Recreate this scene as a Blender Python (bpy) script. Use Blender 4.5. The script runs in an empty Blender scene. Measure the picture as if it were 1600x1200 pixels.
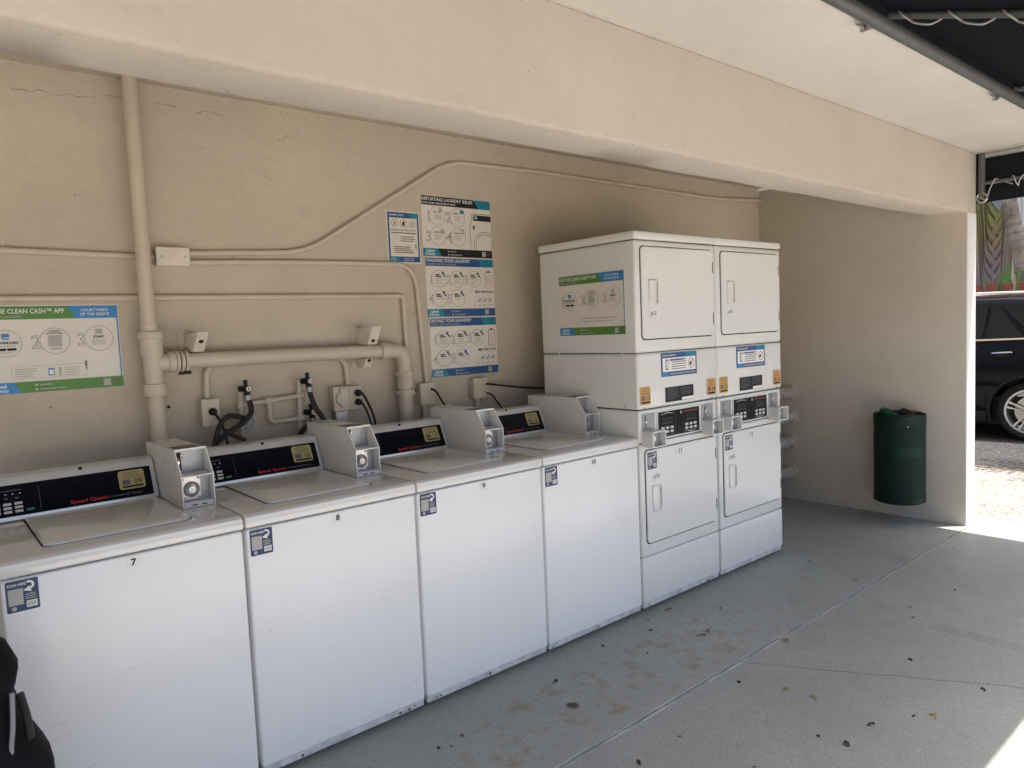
import bpy, bmesh, math, random
from mathutils import Vector, Matrix, Euler, noise as mnoise
random.seed(7)
scene = bpy.context.scene
COL = scene.collection
R = math.radians

# ---------------------------------------------------------------- camera
CAM = (-2.7631, -2.3214, 1.4724); YAW, PITCH, ROLL = 0.6983, -0.0756, -0.0424
fwd = Vector((math.sin(YAW)*math.cos(PITCH), math.cos(YAW)*math.cos(PITCH), math.sin(PITCH)))
rgt = Vector((math.cos(YAW), -math.sin(YAW), 0)); upv = rgt.cross(fwd)
r2 = rgt*math.cos(ROLL)+upv*math.sin(ROLL); u2 = -rgt*math.sin(ROLL)+upv*math.cos(ROLL)
cd = bpy.data.cameras.new('camera'); cam = bpy.data.objects.new('camera', cd); COL.objects.link(cam)
M = Matrix((r2, u2, -fwd)).transposed().to_4x4(); M.translation = CAM
cam.matrix_world = M
cd.sensor_width = 36; cd.lens = 36*1120.37/1600; cd.clip_start = 0.02; cd.clip_end = 600
scene.camera = cam
# ---------------------------------------------------------------- sky and sun
SUN = Vector((0.165, -0.14, 1)).normalized()
world = bpy.data.worlds.new('World'); scene.world = world; world.use_nodes = True
wn = world.node_tree; bg = wn.nodes['Background']
sky = wn.nodes.new('ShaderNodeTexSky'); sky.sky_type = 'NISHITA'; sky.sun_disc = False; sky.dust_density = 4.6; sky.ozone_density = .3; sky.air_density = .7
sky.sun_elevation = math.asin(SUN.z); sky.sun_rotation = math.atan2(SUN.x, SUN.y)
wn.links.new(sky.outputs[0], bg.inputs[0]); bg.inputs[1].default_value = 0.135
sd = bpy.data.lights.new('sun', 'SUN'); sd.energy = 4.2; sd.angle = R(0.53); sd.color = (1, 0.955, 0.89)
sun = bpy.data.objects.new('sun', sd); COL.objects.link(sun)
sun.rotation_euler = SUN.to_track_quat('Z', 'Y').to_euler(); sun.location = (0, -6, 12)
vs = scene.view_settings; vs.view_transform = 'Standard'; vs.look = 'None'; vs.gamma = 1; vs.exposure = 1.5
scene.cycles.use_denoising = True; scene.cycles.max_bounces = 8; scene.cycles.diffuse_bounces = 6; scene.cycles.glossy_bounces = 3
scene.cycles.sample_clamp_indirect = 6

# ---------------------------------------------------------------- materials
def nodes(name):
    m = bpy.data.materials.new(name); m.use_nodes = True
    nt = m.node_tree; b = nt.nodes['Principled BSDF']
    return m, nt, b
def N(nt, t, **k):
    n = nt.nodes.new(t)
    for a, v in k.items():
        if a.startswith('i_'): n.inputs[a[2:].replace('_', ' ')].default_value = v
        else: setattr(n, a, v)
    return n
def ramp(nt, fac, stops):
    r = nt.nodes.new('ShaderNodeValToRGB'); e = r.color_ramp.elements
    while len(e) < len(stops): e.new(0.5)
    for q, (p, c) in zip(e, stops): q.position = p; q.color = (*c, 1) if len(c) == 3 else c
    nt.links.new(fac, r.inputs[0]); return r.outputs[0]
def mixc(nt, fac, a, b, mode='MIX'):
    x = nt.nodes.new('ShaderNodeMix'); x.data_type = 'RGBA'; x.blend_type = mode
    for s, v in ((x.inputs[0], fac), (x.inputs[6], a), (x.inputs[7], b)):
        if hasattr(v, 'links'): nt.links.new(v, s)
        elif isinstance(v, tuple): s.default_value = (*v[:3], 1)
        else: s.default_value = v
    return x.outputs[2]
def coords(nt, scale=(1, 1, 1), kind='Object', rot=(0, 0, 0), loc=(0, 0, 0)):
    tc = nt.nodes.new('ShaderNodeTexCoord'); mp = nt.nodes.new('ShaderNodeMapping')
    mp.inputs['Scale'].default_value = scale; mp.inputs['Rotation'].default_value = rot; mp.inputs['Location'].default_value = loc
    nt.links.new(tc.outputs[kind], mp.inputs[0]); return mp.outputs[0]
def noise_n(nt, vec, scale, detail=3, rough=.55):
    n = N(nt, 'ShaderNodeTexNoise'); n.inputs['Scale'].default_value = scale
    n.inputs['Detail'].default_value = detail; n.inputs['Roughness'].default_value = rough
    nt.links.new(vec, n.inputs[0]); return n.outputs[0]
def bump(nt, b, h, strength, dist=.01, prev=None):
    n = nt.nodes.new('ShaderNodeBump'); n.inputs['Strength'].default_value = strength; n.inputs['Distance'].default_value = dist
    nt.links.new(h, n.inputs['Height'])
    if prev: nt.links.new(prev, n.inputs['Normal'])
    nt.links.new(n.outputs[0], b.inputs['Normal']); return n.outputs[0]
MATS = {}
def flat(name, col, rough=.5, metal=0, var=.08, scale=14, bmp=0, bscale=120, coat=0, spec=None):
    if spec is None: spec = .2 if max(col) < .09 and not metal else .5
    """plain paint, plastic or metal with a little mottling"""
    if name in MATS: return MATS[name]
    m, nt, b = nodes(name); v = coords(nt)
    n = noise_n(nt, v, scale, 4)
    lo = tuple(c*(1-var) for c in col); hi = tuple(min(1, c*(1+var)) for c in col)
    nt.links.new(ramp(nt, n, ((.3, lo), (.7, hi))), b.inputs['Base Color'])
    b.inputs['Roughness'].default_value = rough; b.inputs['Metallic'].default_value = metal
    b.inputs['Coat Weight'].default_value = coat; b.inputs['Specular IOR Level'].default_value = spec
    if bmp: bump(nt, b, noise_n(nt, v, bscale, 3), bmp, .004)
    MATS[name] = m; return m
def stucco(name, col, rough=.75, fine=.45, big=.5):
    m, nt, b = nodes(name); v = coords(nt)
    n1 = noise_n(nt, v, 1.7, 3, .6); n2 = noise_n(nt, v, 9, 3, .65); n3 = noise_n(nt, v, 190, 2); n4 = noise_n(nt, v, 26, 3)
    c = ramp(nt, n1, ((.3, tuple(x*.93 for x in col)), (.7, tuple(min(1, x*1.04) for x in col))))
    c = mixc(nt, ramp(nt, n2, ((.58, (0, 0, 0)), (.75, (.35, .35, .35)))), c, tuple(x*.78 for x in col))
    sp = noise_n(nt, v, 38, 2, .5)
    c = mixc(nt, ramp(nt, sp, ((.745, (0, 0, 0)), (.765, (.55, .55, .55)))), c, (.16, .13, .10))
    nt.links.new(c, b.inputs['Base Color']); b.inputs['Roughness'].default_value = rough
    p = bump(nt, b, n4, big, .012); bump(nt, b, n3, fine, .004, p)
    MATS[name] = m; return m
WALLC = (.53, .46, .36)
wallm = stucco('painted_stucco', WALLC)
beamm = stucco('painted_beam_plaster', (.53, .468, .398), fine=.5, big=.25)
endm = stucco('painted_end_wall', (.585, .525, .44), fine=.3, big=.2)
soffm = stucco('painted_soffit', (.66, .625, .57), fine=.4, big=.15)
pipem = stucco('painted_pipe', (.56, .485, .38), rough=.5, fine=.1, big=.3)
condm = flat('painted_conduit', (.57, .495, .395), .5, var=.05, bmp=.15, bscale=60)

def enamel(name, col=(.87, .865, .84), rough=.2, wave=.015, spec=.5):
    m, nt, b = nodes(name); v = coords(nt)
    n1 = noise_n(nt, v, 2.5, 4)
    c = ramp(nt, n1, ((.3, tuple(x*.965 for x in col)), (.7, col)))
    nt.links.new(c, b.inputs['Base Color'])
    rn = ramp(nt, noise_n(nt, v, 6, 4), ((.3, (rough*.8,)*3), (.7, (rough*1.35,)*3))); nt.links.new(rn, b.inputs['Roughness'])
    b.inputs['Specular IOR Level'].default_value = spec
    p = bump(nt, b, noise_n(nt, v, 2.6, 2), wave, .02); bump(nt, b, noise_n(nt, v, 260, 2), .03, .002, p)
    MATS[name] = m; return m
white = enamel('white_enamel'); white2 = enamel('white_enamel_top', (.74, .73, .69), .07, .05, .9)
cream = enamel('white_enamel_dryer', (.745, .74, .70), .13, .22)
coinm = enamel('grey_white_enamel_box', (.66, .655, .625), .3, .05)
rim = flat('bright_edge_enamel', (.82, .82, .80), .3, var=.03)
alum = flat('console_trim', (.70, .70, .69), .28, .35, .04)
steel = flat('brushed_steel', (.52, .51, .49), .32, 1, .1, 40)
chrome = flat('chrome', (.72, .72, .72), .12, 1, .03)
greypl = flat('grey_zinc_plate', (.33, .34, .35), .38, .55, .1, 30)
black = flat('black_gloss_panel', (.006, .007, .012), .16, var=.2)
blackp = flat('black_plastic', (.012, .012, .013), .4, var=.3, bmp=.1)
rubber = flat('black_rubber', (.018, .018, .019), .6, var=.3, bmp=.2, bscale=80)
hosem = flat('dark_rubber_hose', (.035, .030, .028), .5, var=.3, bmp=.2, bscale=60)
gapm = flat('dark_gap', (.02, .02, .02), .8)
navy = flat('navy_print', (.018, .042, .115), .45, var=.1)
white_p = flat('white_print', (.80, .79, .76), .45, var=.03)
paper = flat('poster_paper', (.72, .67, .60), .38, var=.03, scale=5)
blackpr = flat('black_print', (.02, .02, .022), .5)
greypr = flat('grey_print', (.13, .125, .12), .5)
lgrey = flat('light_grey_print', (.42, .40, .37), .5)
redpr = flat('red_print', (.55, .02, .015), .45)
dredpr = flat('dark_red_print', (.16, .012, .012), .45)
pinkpr = flat('pink_print', (.60, .38, .36), .5)
green = flat('green_print', (.085, .23, .035), .4, var=.08)
blue = flat('blue_print', (.03, .22, .50), .4, var=.08)
teal = flat('teal_print', (.012, .20, .30), .4, var=.08)
dblue = flat('deep_blue_print', (.022, .085, .24), .4, var=.08)
gold = flat('gold_sticker', (.50, .40, .17), .42, var=.08, scale=40)
orange = flat('orange_sticker', (.62, .33, .10), .42, var=.08, scale=40)
btn = flat('pale_button', (.55, .55, .52), .4)
greenled = flat('green_legend', (.02, .22, .09), .4)
lens = flat('tinted_display', (.03, .032, .032), .1)

# ---------------------------------------------------------------- mesh helpers
def link(name, me, mat=None, parent=None):
    o = bpy.data.objects.new(name, me); COL.objects.link(o)
    if mat is not None:
        me.materials.clear()
        for x in (mat if isinstance(mat, (list, tuple)) else [mat]): me.materials.append(x)
    if parent is not None: o.parent = parent
    return o
def tag(o, label, cat, group=None):
    o['label'] = label; o['category'] = cat
    if group: o['group'] = group
    return o
def thing(name, label, cat, loc=(0, 0, 0), rz=0, group=None):
    o = bpy.data.objects.new(name, None); COL.objects.link(o); o.empty_display_size = .1
    o.location = loc; o.rotation_euler = (0, 0, rz); return tag(o, label, cat, group)
def build(name, bm, mat=None, parent=None, sharp=32, smooth=True):
    bmesh.ops.recalc_face_normals(bm, faces=bm.faces)
    if smooth:
        for f in bm.faces: f.smooth = True
        for e in bm.edges:
            if len(e.link_faces) == 2 and e.calc_face_angle(0) > R(sharp): e.smooth = False
    me = bpy.data.meshes.new(name); bm.to_mesh(me); bm.free()
    return link(name, me, mat, parent)
def nb(): return bmesh.new()
def box(bm, x0, x1, y0, y1, z0, z1, bev=0, seg=2, mi=0):
    vs_ = [bm.verts.new(c) for c in ((x0,y0,z0),(x1,y0,z0),(x1,y1,z0),(x0,y1,z0),(x0,y0,z1),(x1,y0,z1),(x1,y1,z1),(x0,y1,z1))]
    fs = [bm.faces.new([vs_[i] for i in q]) for q in ((0,3,2,1),(4,5,6,7),(0,1,5,4),(1,2,6,5),(2,3,7,6),(3,0,4,7))]
    for f in fs: f.material_index = mi
    if bev:
        es = list({e for f in fs for e in f.edges})
        bmesh.ops.bevel(bm, geom=es, offset=bev, segments=seg, profile=.5, affect='EDGES', clamp_overlap=True)
    return bm
def prism(bm, pts, axis, a, b, bev=0, mi=0):
    """outline pts (2d) extruded along axis from a to b; axis 'x': pts=(y,z), 'y': (x,z), 'z': (x,y)"""
    f3 = {'x': lambda p, t: (t, p[0], p[1]), 'y': lambda p, t: (p[0], t, p[1]), 'z': lambda p, t: (p[0], p[1], t)}[axis]
    va = [bm.verts.new(f3(p, a)) for p in pts]; vb = [bm.verts.new(f3(p, b)) for p in pts]
    n = len(pts); fs = [bm.faces.new(va), bm.faces.new(vb[::-1])]
    for i in range(n): fs.append(bm.faces.new((va[i], va[(i+1) % n], vb[(i+1) % n], vb[i])))
    for f in fs: f.material_index = mi
    if bev:
        es = list(set(fs[0].edges) | set(fs[1].edges))
        bmesh.ops.bevel(bm, geom=es, offset=bev, segments=2, profile=.5, affect='EDGES', clamp_overlap=True)
    return bm
def rrect(x0, x1, z0, z1, r, n=5):
    o = []
    for cx, cz, a0 in ((x1-r, z1-r, 0), (x0+r, z1-r, 90), (x0+r, z0+r, 180), (x1-r, z0+r, 270)):
        for k in range(n+1):
            a = R(a0+90*k/n); o.append((cx+r*math.cos(a), cz+r*math.sin(a)))
    return o
def smooth_path(pts, n=6):
    pts = [Vector(p) for p in pts]; out = []
    for i in range(len(pts)-1):
        p0 = pts[max(i-1, 0)]; p1 = pts[i]; p2 = pts[i+1]; p3 = pts[min(i+2, len(pts)-1)]
        for k in range(n):
            t = k/n
            out.append(.5*((2*p1)+(-p0+p2)*t+(2*p0-5*p1+4*p2-p3)*t*t+(-p0+3*p1-3*p2+p3)*t**3))
    out.append(pts[-1]); return out
def round_path(pts, r, n=6):
    """polyline with filleted corners"""
    pts = [Vector(p) for p in pts]; out = [pts[0]]
    for i in range(1, len(pts)-1):
        a = (pts[i-1]-pts[i]); b = (pts[i+1]-pts[i]); d = min(r, a.length*.48, b.length*.48)
        p = pts[i]+a.normalized()*d; q = pts[i]+b.normalized()*d
        for k in range(n+1):
            t = k/n; out.append((1-t)**2*p+2*t*(1-t)*pts[i]+t*t*q)
    out.append(pts[-1]); return out
def tube(bm, path, r, seg=10, caps=True, mi=0):
    path = [Vector(p) for p in path]; n = len(path)
    rr = r if isinstance(r, (list, tuple)) else [r]*n
    t = (path[1]-path[0]).normalized(); ref = Vector((0, 0, 1)) if abs(t.z) < .9 else Vector((1, 0, 0))
    u = t.cross(ref).normalized(); rings = []
    for i in range(n):
        t2 = (path[min(i+1, n-1)]-path[max(i-1, 0)]).normalized()
        u = (u - t2*u.dot(t2)).normalized(); v = t2.cross(u)
        rings.append([bm.verts.new(path[i]+rr[i]*(u*math.cos(2*math.pi*k/seg)+v*math.sin(2*math.pi*k/seg))) for k in range(seg)])
    fs = []
    for i in range(n-1):
        for k in range(seg):
            fs.append(bm.faces.new((rings[i][k], rings[i][(k+1) % seg], rings[i+1][(k+1) % seg], rings[i+1][k])))
    if caps: fs += [bm.faces.new(rings[0][::-1]), bm.faces.new(rings[-1])]
    for f in fs: f.material_index = mi
    return bm
def disc(bm, c, axis, prof, seg=20, mi=0):
    """lathe: prof = [(r, h)...] around axis through c"""
    ax = Vector(axis).normalized(); ref = Vector((0, 0, 1)) if abs(ax.z) < .9 else Vector((1, 0, 0))
    u = ax.cross(ref).normalized(); v = ax.cross(u); c = Vector(c); rings = []
    for r, h in prof:
        if r < 1e-6: rings.append([bm.verts.new(c+ax*h)]); continue
        rings.append([bm.verts.new(c+ax*h+r*(u*math.cos(2*math.pi*k/seg)+v*math.sin(2*math.pi*k/seg))) for k in range(seg)])
    for a, b in zip(rings, rings[1:]):
        for k in range(seg):
            q = [a[k % len(a)], a[(k+1) % len(a)], b[(k+1) % len(b)], b[k % len(b)]]; q = list(dict.fromkeys(q))
            if len(q) > 2:
                f = bm.faces.new(q); f.material_index = mi
    return bm
def dup(root, loc):
    r = root.copy(); COL.objects.link(r); r.location = loc
    def rec(src, dst):
        for ch in list(src.children):
            c = ch.copy(); COL.objects.link(c); c.parent = dst; c.matrix_parent_inverse = ch.matrix_parent_inverse.copy()
            rec(ch, c)
    rec(root, r); return r
# ---------------------------------------------------------------- flat print
_tc = {}
def text_polys(s, bold=0.0):
    key = (s, bold)
    if key not in _tc:
        cu = bpy.data.curves.new('t', 'FONT'); cu.body = s; cu.size = 1; cu.resolution_u = 3; cu.offset = bold
        ob = bpy.data.objects.new('t', cu); me = bpy.data.meshes.new_from_object(ob)
        vs_ = [v.co.copy() for v in me.vertices]; fs = [list(p.vertices) for p in me.polygons]
        w = max([v.x for v in vs_], default=1); bpy.data.objects.remove(ob); bpy.data.curves.remove(cu); bpy.data.meshes.remove(me)
        _tc[key] = (vs_, fs, w)
    return _tc[key]
class Print:
    """flat print on a sheet: u to the right, v up, layers lifted a fraction of a millimetre; faces -Y of the parent"""
    LIFT = .0007
    def __init__(s, parent, origin=(0, 0, 0), tilt=0, rz=0):
        s.p = parent; s.o = Vector(origin); s.m = Euler((tilt, 0, rz)).to_matrix(); s.b = {}
    def bm(s, name, mat):
        k = (name, mat.name)
        if k not in s.b: s.b[k] = (bmesh.new(), mat)
        return s.b[k][0]
    def P(s, u, v, l): return s.o + s.m @ Vector((u, -l*s.LIFT, v))
    def poly(s, pts, mat, l=1, name='artwork'):
        b = s.bm(name, mat); b.faces.new([b.verts.new(s.P(u, v, l)) for u, v in pts])
    def rect(s, u0, u1, v0, v1, mat, l=1, name='artwork'): s.poly(((u0, v0), (u1, v0), (u1, v1), (u0, v1)), mat, l, name)
    def rr(s, u0, u1, v0, v1, r, mat, l=1, name='artwork'): s.poly(rrect(u0, u1, v0, v1, r, 4), mat, l, name)
    def ring(s, u, v, r, w, mat, l=2, name='artwork', a0=0, a1=360, n=28):
        b = s.bm(name, mat); pr = None
        for k in range(n+1):
            a = R(a0+(a1-a0)*k/n); c = (b.verts.new(s.P(u+r*math.cos(a), v+r*math.sin(a), l)), b.verts.new(s.P(u+(r-w)*math.cos(a), v+(r-w)*math.sin(a), l)))
            if pr: b.faces.new((pr[0], c[0], c[1], pr[1]))
            pr = c
    def line(s, a, b_, w, mat, l=2, name='artwork'):
        d = Vector((b_[0]-a[0], b_[1]-a[1])); n = Vector((-d.y, d.x)).normalized()*w/2
        s.poly(((a[0]-n.x, a[1]-n.y), (b_[0]-n.x, b_[1]-n.y), (b_[0]+n.x, b_[1]+n.y), (a[0]+n.x, a[1]+n.y)), mat, l, name)
    def text(s, t, u, v, h, mat, l=2, al='l', bold=.012, fit=None, name='lettering', xs=1):
        vs_, fs, w = text_polys(t, bold); sc = h/.72
        sx = sc*xs if fit is None else fit/w
        du = {'l': 0, 'c': -w*sx/2, 'r': -w*sx}[al]; b = s.bm(name, mat)
        nv = [b.verts.new(s.P(u+du+p.x*sx, v+p.y*sc, l)) for p in vs_]
        for f in fs:
            try: b.faces.new([nv[i] for i in f])
            except ValueError: pass
    def bars(s, u0, u1, v, n, dv, h, mat, l=2, ragged=.25):
        for i in range(n): s.rect(u0, u1-(u1-u0)*random.random()*ragged, v-i*dv, v-i*dv+h, mat, l, 'small_print')
    def done(s):
        for (nm, _), (b, mat) in s.b.items():
            multi = len(b.faces) > 1; o = build(nm, b, mat, s.p, smooth=False)
            if multi and nm not in ('backing', 'sheet'): o['kind'] = 'stuff'

# ================================================================= SETTING
YW, XR, YB, TB, ZB, ZSO, ZC, YO = .9155, 2.6782, -.602, .2133, 2.118, 2.519, 2.535, -1.16
XL = -7.0; XE = 2.845
def structure(o): o['kind'] = 'structure'; return o
# --- floors
BRX, BRY, BRA = .83, -1.265, 90
def floor_mat():
    m, nt, b = nodes('grey_floor_paint'); v = coords(nt)
    c = ramp(nt, noise_n(nt, v, 1.3, 6, .6), ((.28, (.260, .278, .255)), (.72, (.355, .373, .343))))
    c = mixc(nt, ramp(nt, noise_n(nt, v, 18, 5, .7), ((.35, (.0, .0, .0)), (.70, (.6, .6, .6)))), c, (.25, .253, .238))
    c = mixc(nt, ramp(nt, noise_n(nt, v, 130, 3, .6), ((.50, (0, 0, 0)), (.64, (.85, .85, .85)))), c, (.19, .198, .186))
    c = mixc(nt, ramp(nt, noise_n(nt, coords(nt, loc=(3, 7, 0)), 70, 3, .6), ((.58, (0, 0, 0)), (.70, (.3, .3, .3)))), c, (.50, .515, .49))
    # rusty drip stains in front of the washers
    sep = N(nt, 'ShaderNodeSeparateXYZ'); nt.links.new(v, sep.inputs[0])
    def band(sock, lo, a, bb, hi):
        r1 = N(nt, 'ShaderNodeMapRange', interpolation_type='SMOOTHSTEP'); r1.inputs[1].default_value = lo; r1.inputs[2].default_value = a
        r2_ = N(nt, 'ShaderNodeMapRange', interpolation_type='SMOOTHSTEP'); r2_.inputs[1].default_value = hi; r2_.inputs[2].default_value = bb
        nt.links.new(sock, r1.inputs[0]); nt.links.new(sock, r2_.inputs[0])
        mu = N(nt, 'ShaderNodeMath', operation='MULTIPLY'); nt.links.new(r1.outputs[0], mu.inputs[0]); nt.links.new(r2_.outputs[0], mu.inputs[1]); return mu.outputs[0]
    def mul(a, bb):
        mu = N(nt, 'ShaderNodeMath', operation='MULTIPLY')
        for s_, q in zip(mu.inputs, (a, bb)):
            if hasattr(q, 'links'): nt.links.new(q, s_)
            else: s_.default_value = q
        return mu.outputs[0]
    reg = mul(band(sep.outputs[0], -1.6, -1.2, -.1, .35), band(sep.outputs[1], -.62, -.5, -.25, -.12))
    st = ramp(nt, noise_n(nt, v, 11, 6, .72), ((.50, (0, 0, 0)), (.64, (1, 1, 1))))
    c = mixc(nt, mul(mul(reg, st), .72), c, (.21, .155, .085))
    reg2 = mul(band(sep.outputs[0], -.3, 0, .9, 1.3), band(sep.outputs[1], -.62, -.5, -.3, -.1))
    c = mixc(nt, mul(mul(reg2, st), .35), c, (.24, .20, .14))
    # pale worn edges along the long joint
    wj = mul(band(sep.outputs[1], -.642, -.632, -.618, -.606), ramp(nt, noise_n(nt, coords(nt, (1, 6, 1)), 7, 5, .7), ((.46, (0, 0, 0)), (.62, (1, 1, 1)))))
    c = mixc(nt, mul(wj, .6), c, (.60, .60, .57))
    # worn brush mark on the walkway
    v2 = coords(nt, rot=(0, 0, R(BRA)), loc=(0, 0, 0)); s2 = N(nt, 'ShaderNodeSeparateXYZ'); nt.links.new(v2, s2.inputs[0])
    bc = Matrix.Rotation(R(BRA), 2) @ Vector((BRX, BRY))
    rg3 = mul(band(s2.outputs[0], bc.x-.24, bc.x-.16, bc.x+.16, bc.x+.30), band(s2.outputs[1], bc.y-.05, bc.y-.042, bc.y+.030, bc.y+.045))
    c = mixc(nt, mul(mul(rg3, ramp(nt, noise_n(nt, v, 30, 4, .7), ((.35, (0, 0, 0)), (.6, (1, 1, 1))))), .5), c, (.19, .165, .155))
    # dark scuffs
    sv = coords(nt, (1, 5, 1)); sc_ = ramp(nt, noise_n(nt, sv, 9, 4, .7), ((.68, (0, 0, 0)), (.76, (.6, .6, .6))))
    c = mixc(nt, sc_, c, (.17, .17, .165))
    nt.links.new(c, b.inputs['Base Color'])
    nt.links.new(ramp(nt, noise_n(nt, v, 5, 4), ((.3, (.38,)*3), (.7, (.62,)*3))), b.inputs['Roughness'])
    p = bump(nt, b, noise_n(nt, v, 7, 4), .15, .01); bump(nt, b, noise_n(nt, v, 220, 3), .25, .003, p)
    return m
floorm = floor_mat()
def aggregate_mat():
    m, nt, b = nodes('exposed_aggregate'); v = coords(nt)
    vo = N(nt, 'ShaderNodeTexVoronoi'); vo.inputs['Scale'].default_value = 75; nt.links.new(v, vo.inputs[0])
    sp = N(nt, 'ShaderNodeSeparateColor'); nt.links.new(vo.outputs['Color'], sp.inputs[0])
    c = ramp(nt, sp.outputs[0], ((0, (.045, .04, .033)), (.3, (.17, .155, .13)), (.65, (.27, .255, .225)), (1, (.38, .365, .335))))
    c = mixc(nt, ramp(nt, vo.outputs['Distance'], ((.5, (0, 0, 0)), (.8, (.6, .6, .6)))), c, (.10, .085, .07))
    c = mixc(nt, ramp(nt, noise_n(nt, v, 2.2, 5), ((.35, (0, 0, 0)), (.7, (.4, .4, .4)))), c, (.27, .26, .235))
    nt.links.new(c, b.inputs['Base Color']); b.inputs['Roughness'].default_value = .85
    bump(nt, b, vo.outputs['Distance'], .6, .006); return m
aggm = aggregate_mat()
def asphalt_mat():
    m, nt, b = nodes('asphalt'); v = coords(nt)
    vo = N(nt, 'ShaderNodeTexVoronoi'); vo.inputs['Scale'].default_value = 55; nt.links.new(v, vo.inputs[0])
    sp = N(nt, 'ShaderNodeSeparateColor'); nt.links.new(vo.outputs['Color'], sp.inputs[0])
    c = ramp(nt, sp.outputs[0], ((0, (.012, .012, .013)), (.6, (.027, .027, .027)), (1, (.07, .068, .065))))
    c = mixc(nt, ramp(nt, noise_n(nt, v, 1.6, 5), ((.4, (0, 0, 0)), (.7, (.4, .4, .4)))), c, (.045, .044, .042))
    nt.links.new(c, b.inputs['Base Color']); b.inputs['Roughness'].default_value = .9
    bump(nt, b, vo.outputs['Distance'], .6, .008); return m
asph = asphalt_mat()
concm = stucco('pale_concrete', (.42, .40, .365), rough=.85)
dirtm = stucco('brown_soil', (.13, .10, .07), rough=.95)
jointm = flat('dark_joint_dirt', (.03, .03, .028), .95, var=.4, scale=60)

bm = nb(); box(bm, -150, 150, -150, 150, -.4, -.16); structure(build('ground', bm, dirtm))
bm = nb(); box(bm, XL-6, 5.06, -14, 8, -.155, -.03)
box(bm, XL-6, 2.93, -14, -1.99, -.0299, -.004); structure(build('courtyard_paving', bm, concm))
floor = structure(bpy.data.objects.new('floor', None)); COL.objects.link(floor)
bm = nb(); box(bm, XL, 2.93, -1.98, YW+.3, -.028, -.009); build('joint_bed', bm, jointm, floor)
def jag(a, b, n, amp, seed):
    a = Vector(a); b = Vector(b); d = (b-a); nrm = Vector((-d.y, d.x)).normalized(); o = []
    for i in range(n+1):
        t = i/n; k = 0 if i in (0, n) else amp*(mnoise.noise(Vector((t*n*.55, seed, 0)))+.5*mnoise.noise(Vector((t*n*1.9, seed+5, 0))))
        o.append(a+d*t+nrm*k)
    return o
def off(poly, d): return [(p.x, p.y+d) for p in poly]
j1 = jag((XL, -.628), (2.93, -.621), 130, .007, 1)
kidx = min(range(len(j1)), key=lambda i: abs(j1[i].x+.134)); K = j1[kidx]
j2 = jag((K.x, K.y), (.757, -1.98), 26, .014, 9)
def slab(pts): b = nb(); prism(b, pts, 'z', -.026, 0); return build('slab', b, floorm, floor, smooth=False)
slab([(XL, YW+.3)] + off(j1, .0034) + [(2.93, YW+.3)])
lo = off(j1, -.0034)
left = lo[:kidx+1]; right = lo[kidx:]
cr = [(p.x, p.y-.0022) for p in j2]
slab([(XL, -1.98)] + left[:-1] + [(p[0]-.0022, p[1]) for p in cr][0:])
slab([(p[0]+.0022, p[1]) for p in cr[::-1]][:-1] + right + [(2.93, -1.98)])
# --- pavement of exposed aggregate with joints, then the asphalt drive
pav = structure(bpy.data.objects.new('pavement', None)); COL.objects.link(pav)
xs = [2.935, 3.86, 4.90]; ys = [-3.4, -1.9, -.4+.55, 1.65, 3.15, 4.65]
for i in range(2):
    for j in range(5):
        b = nb(); box(b, xs[i]+.004, xs[i+1]-.004, ys[j]+.004, ys[j+1]-.004, -.028, -.012, .003, 1); build('paving_slab', b, aggm, pav)
b = nb(); box(b, 4.905, 5.06, -3.4, 8, -.029, -.022); build('edging_strip', b, dirtm, pav)
b = nb(); box(b, 5.065, 10.0, -40, 40, -.158, -.028); structure(build('asphalt_drive', b, asph))
b = nb(); box(b, 10.005, 40, -40, 40, -.158, .02); structure(build('planting_bed', b, dirtm))

# --- the laundry building
bld = thing('laundry_building', 'cream stucco building with a long beam over the open laundry alcove', 'building', (0, 0, 0))
b = nb(); box(b, XL, XR, YW, YW+.2, -.02, 2.75); build('back_wall', b, wallm, bld)
b = nb(); box(b, XR, XE, YB, YW+.2, -.02, ZSO-.001, .006, 2); build('end_wall', b, endm, bld)
b = nb(); box(b, XR+.004, XE-.002, YB-.003, YB+.002, -.015, 2.12, .002, 1); build('end_face', b, stucco('white_painted_end', (.76, .74, .71), fine=.3, big=.2), bld)
b = nb(); box(b, XL-.2, XL, -.6, YW+.2, -.02, ZSO-.001); build('far_end_wall', b, wallm, bld)
# beam with a slightly wavy hand-plastered lower edge
b = nb(); n = 90; prof = [(YB, ZSO-.002), (YB, ZB+.016), (YB+.004, ZB+.006), (YB+.014, ZB), (YB+TB-.004, ZB), (YB+TB, ZB+.004), (YB+TB, ZSO-.002)]
rings = []
for i in range(n+1):
    x = XL+(XR-.0005-XL)*i/n; row = []
    for k, (y, z) in enumerate(prof):
        dz = .005*mnoise.noise(Vector((x*2.2, k*.12, 0))) if 0 < k < 6 else 0
        dy = .004*mnoise.noise(Vector((x*1.7, 3+k*.1, 1))) if 0 < k < 6 else 0
        row.append(b.verts.new((x, y+dy-.0015, z+dz)))
    rings.append(row)
for a, c in zip(rings, rings[1:]):
    for k in range(6): b.faces.new((a[k], c[k], c[k+1], a[k+1]))
b.faces.new(rings[0]); b.faces.new(rings[-1][::-1]); build('beam', b, beamm, bld, sharp=40)
b = nb(); box(b, XL, XR, YB+TB+.001, YW, ZC, ZC+.2); build('alcove_ceiling', b, wallm, bld)
b = nb(); box(b, XL, XE+.02, YO, YB+TB, ZSO, ZSO+.26, .006, 2); build('soffit', b, soffm, bld)
b = nb(); box(b, XL, XE, YO+.04, 6, 2.786, 6.2); build('upper_storey', b, wallm, bld)
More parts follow.
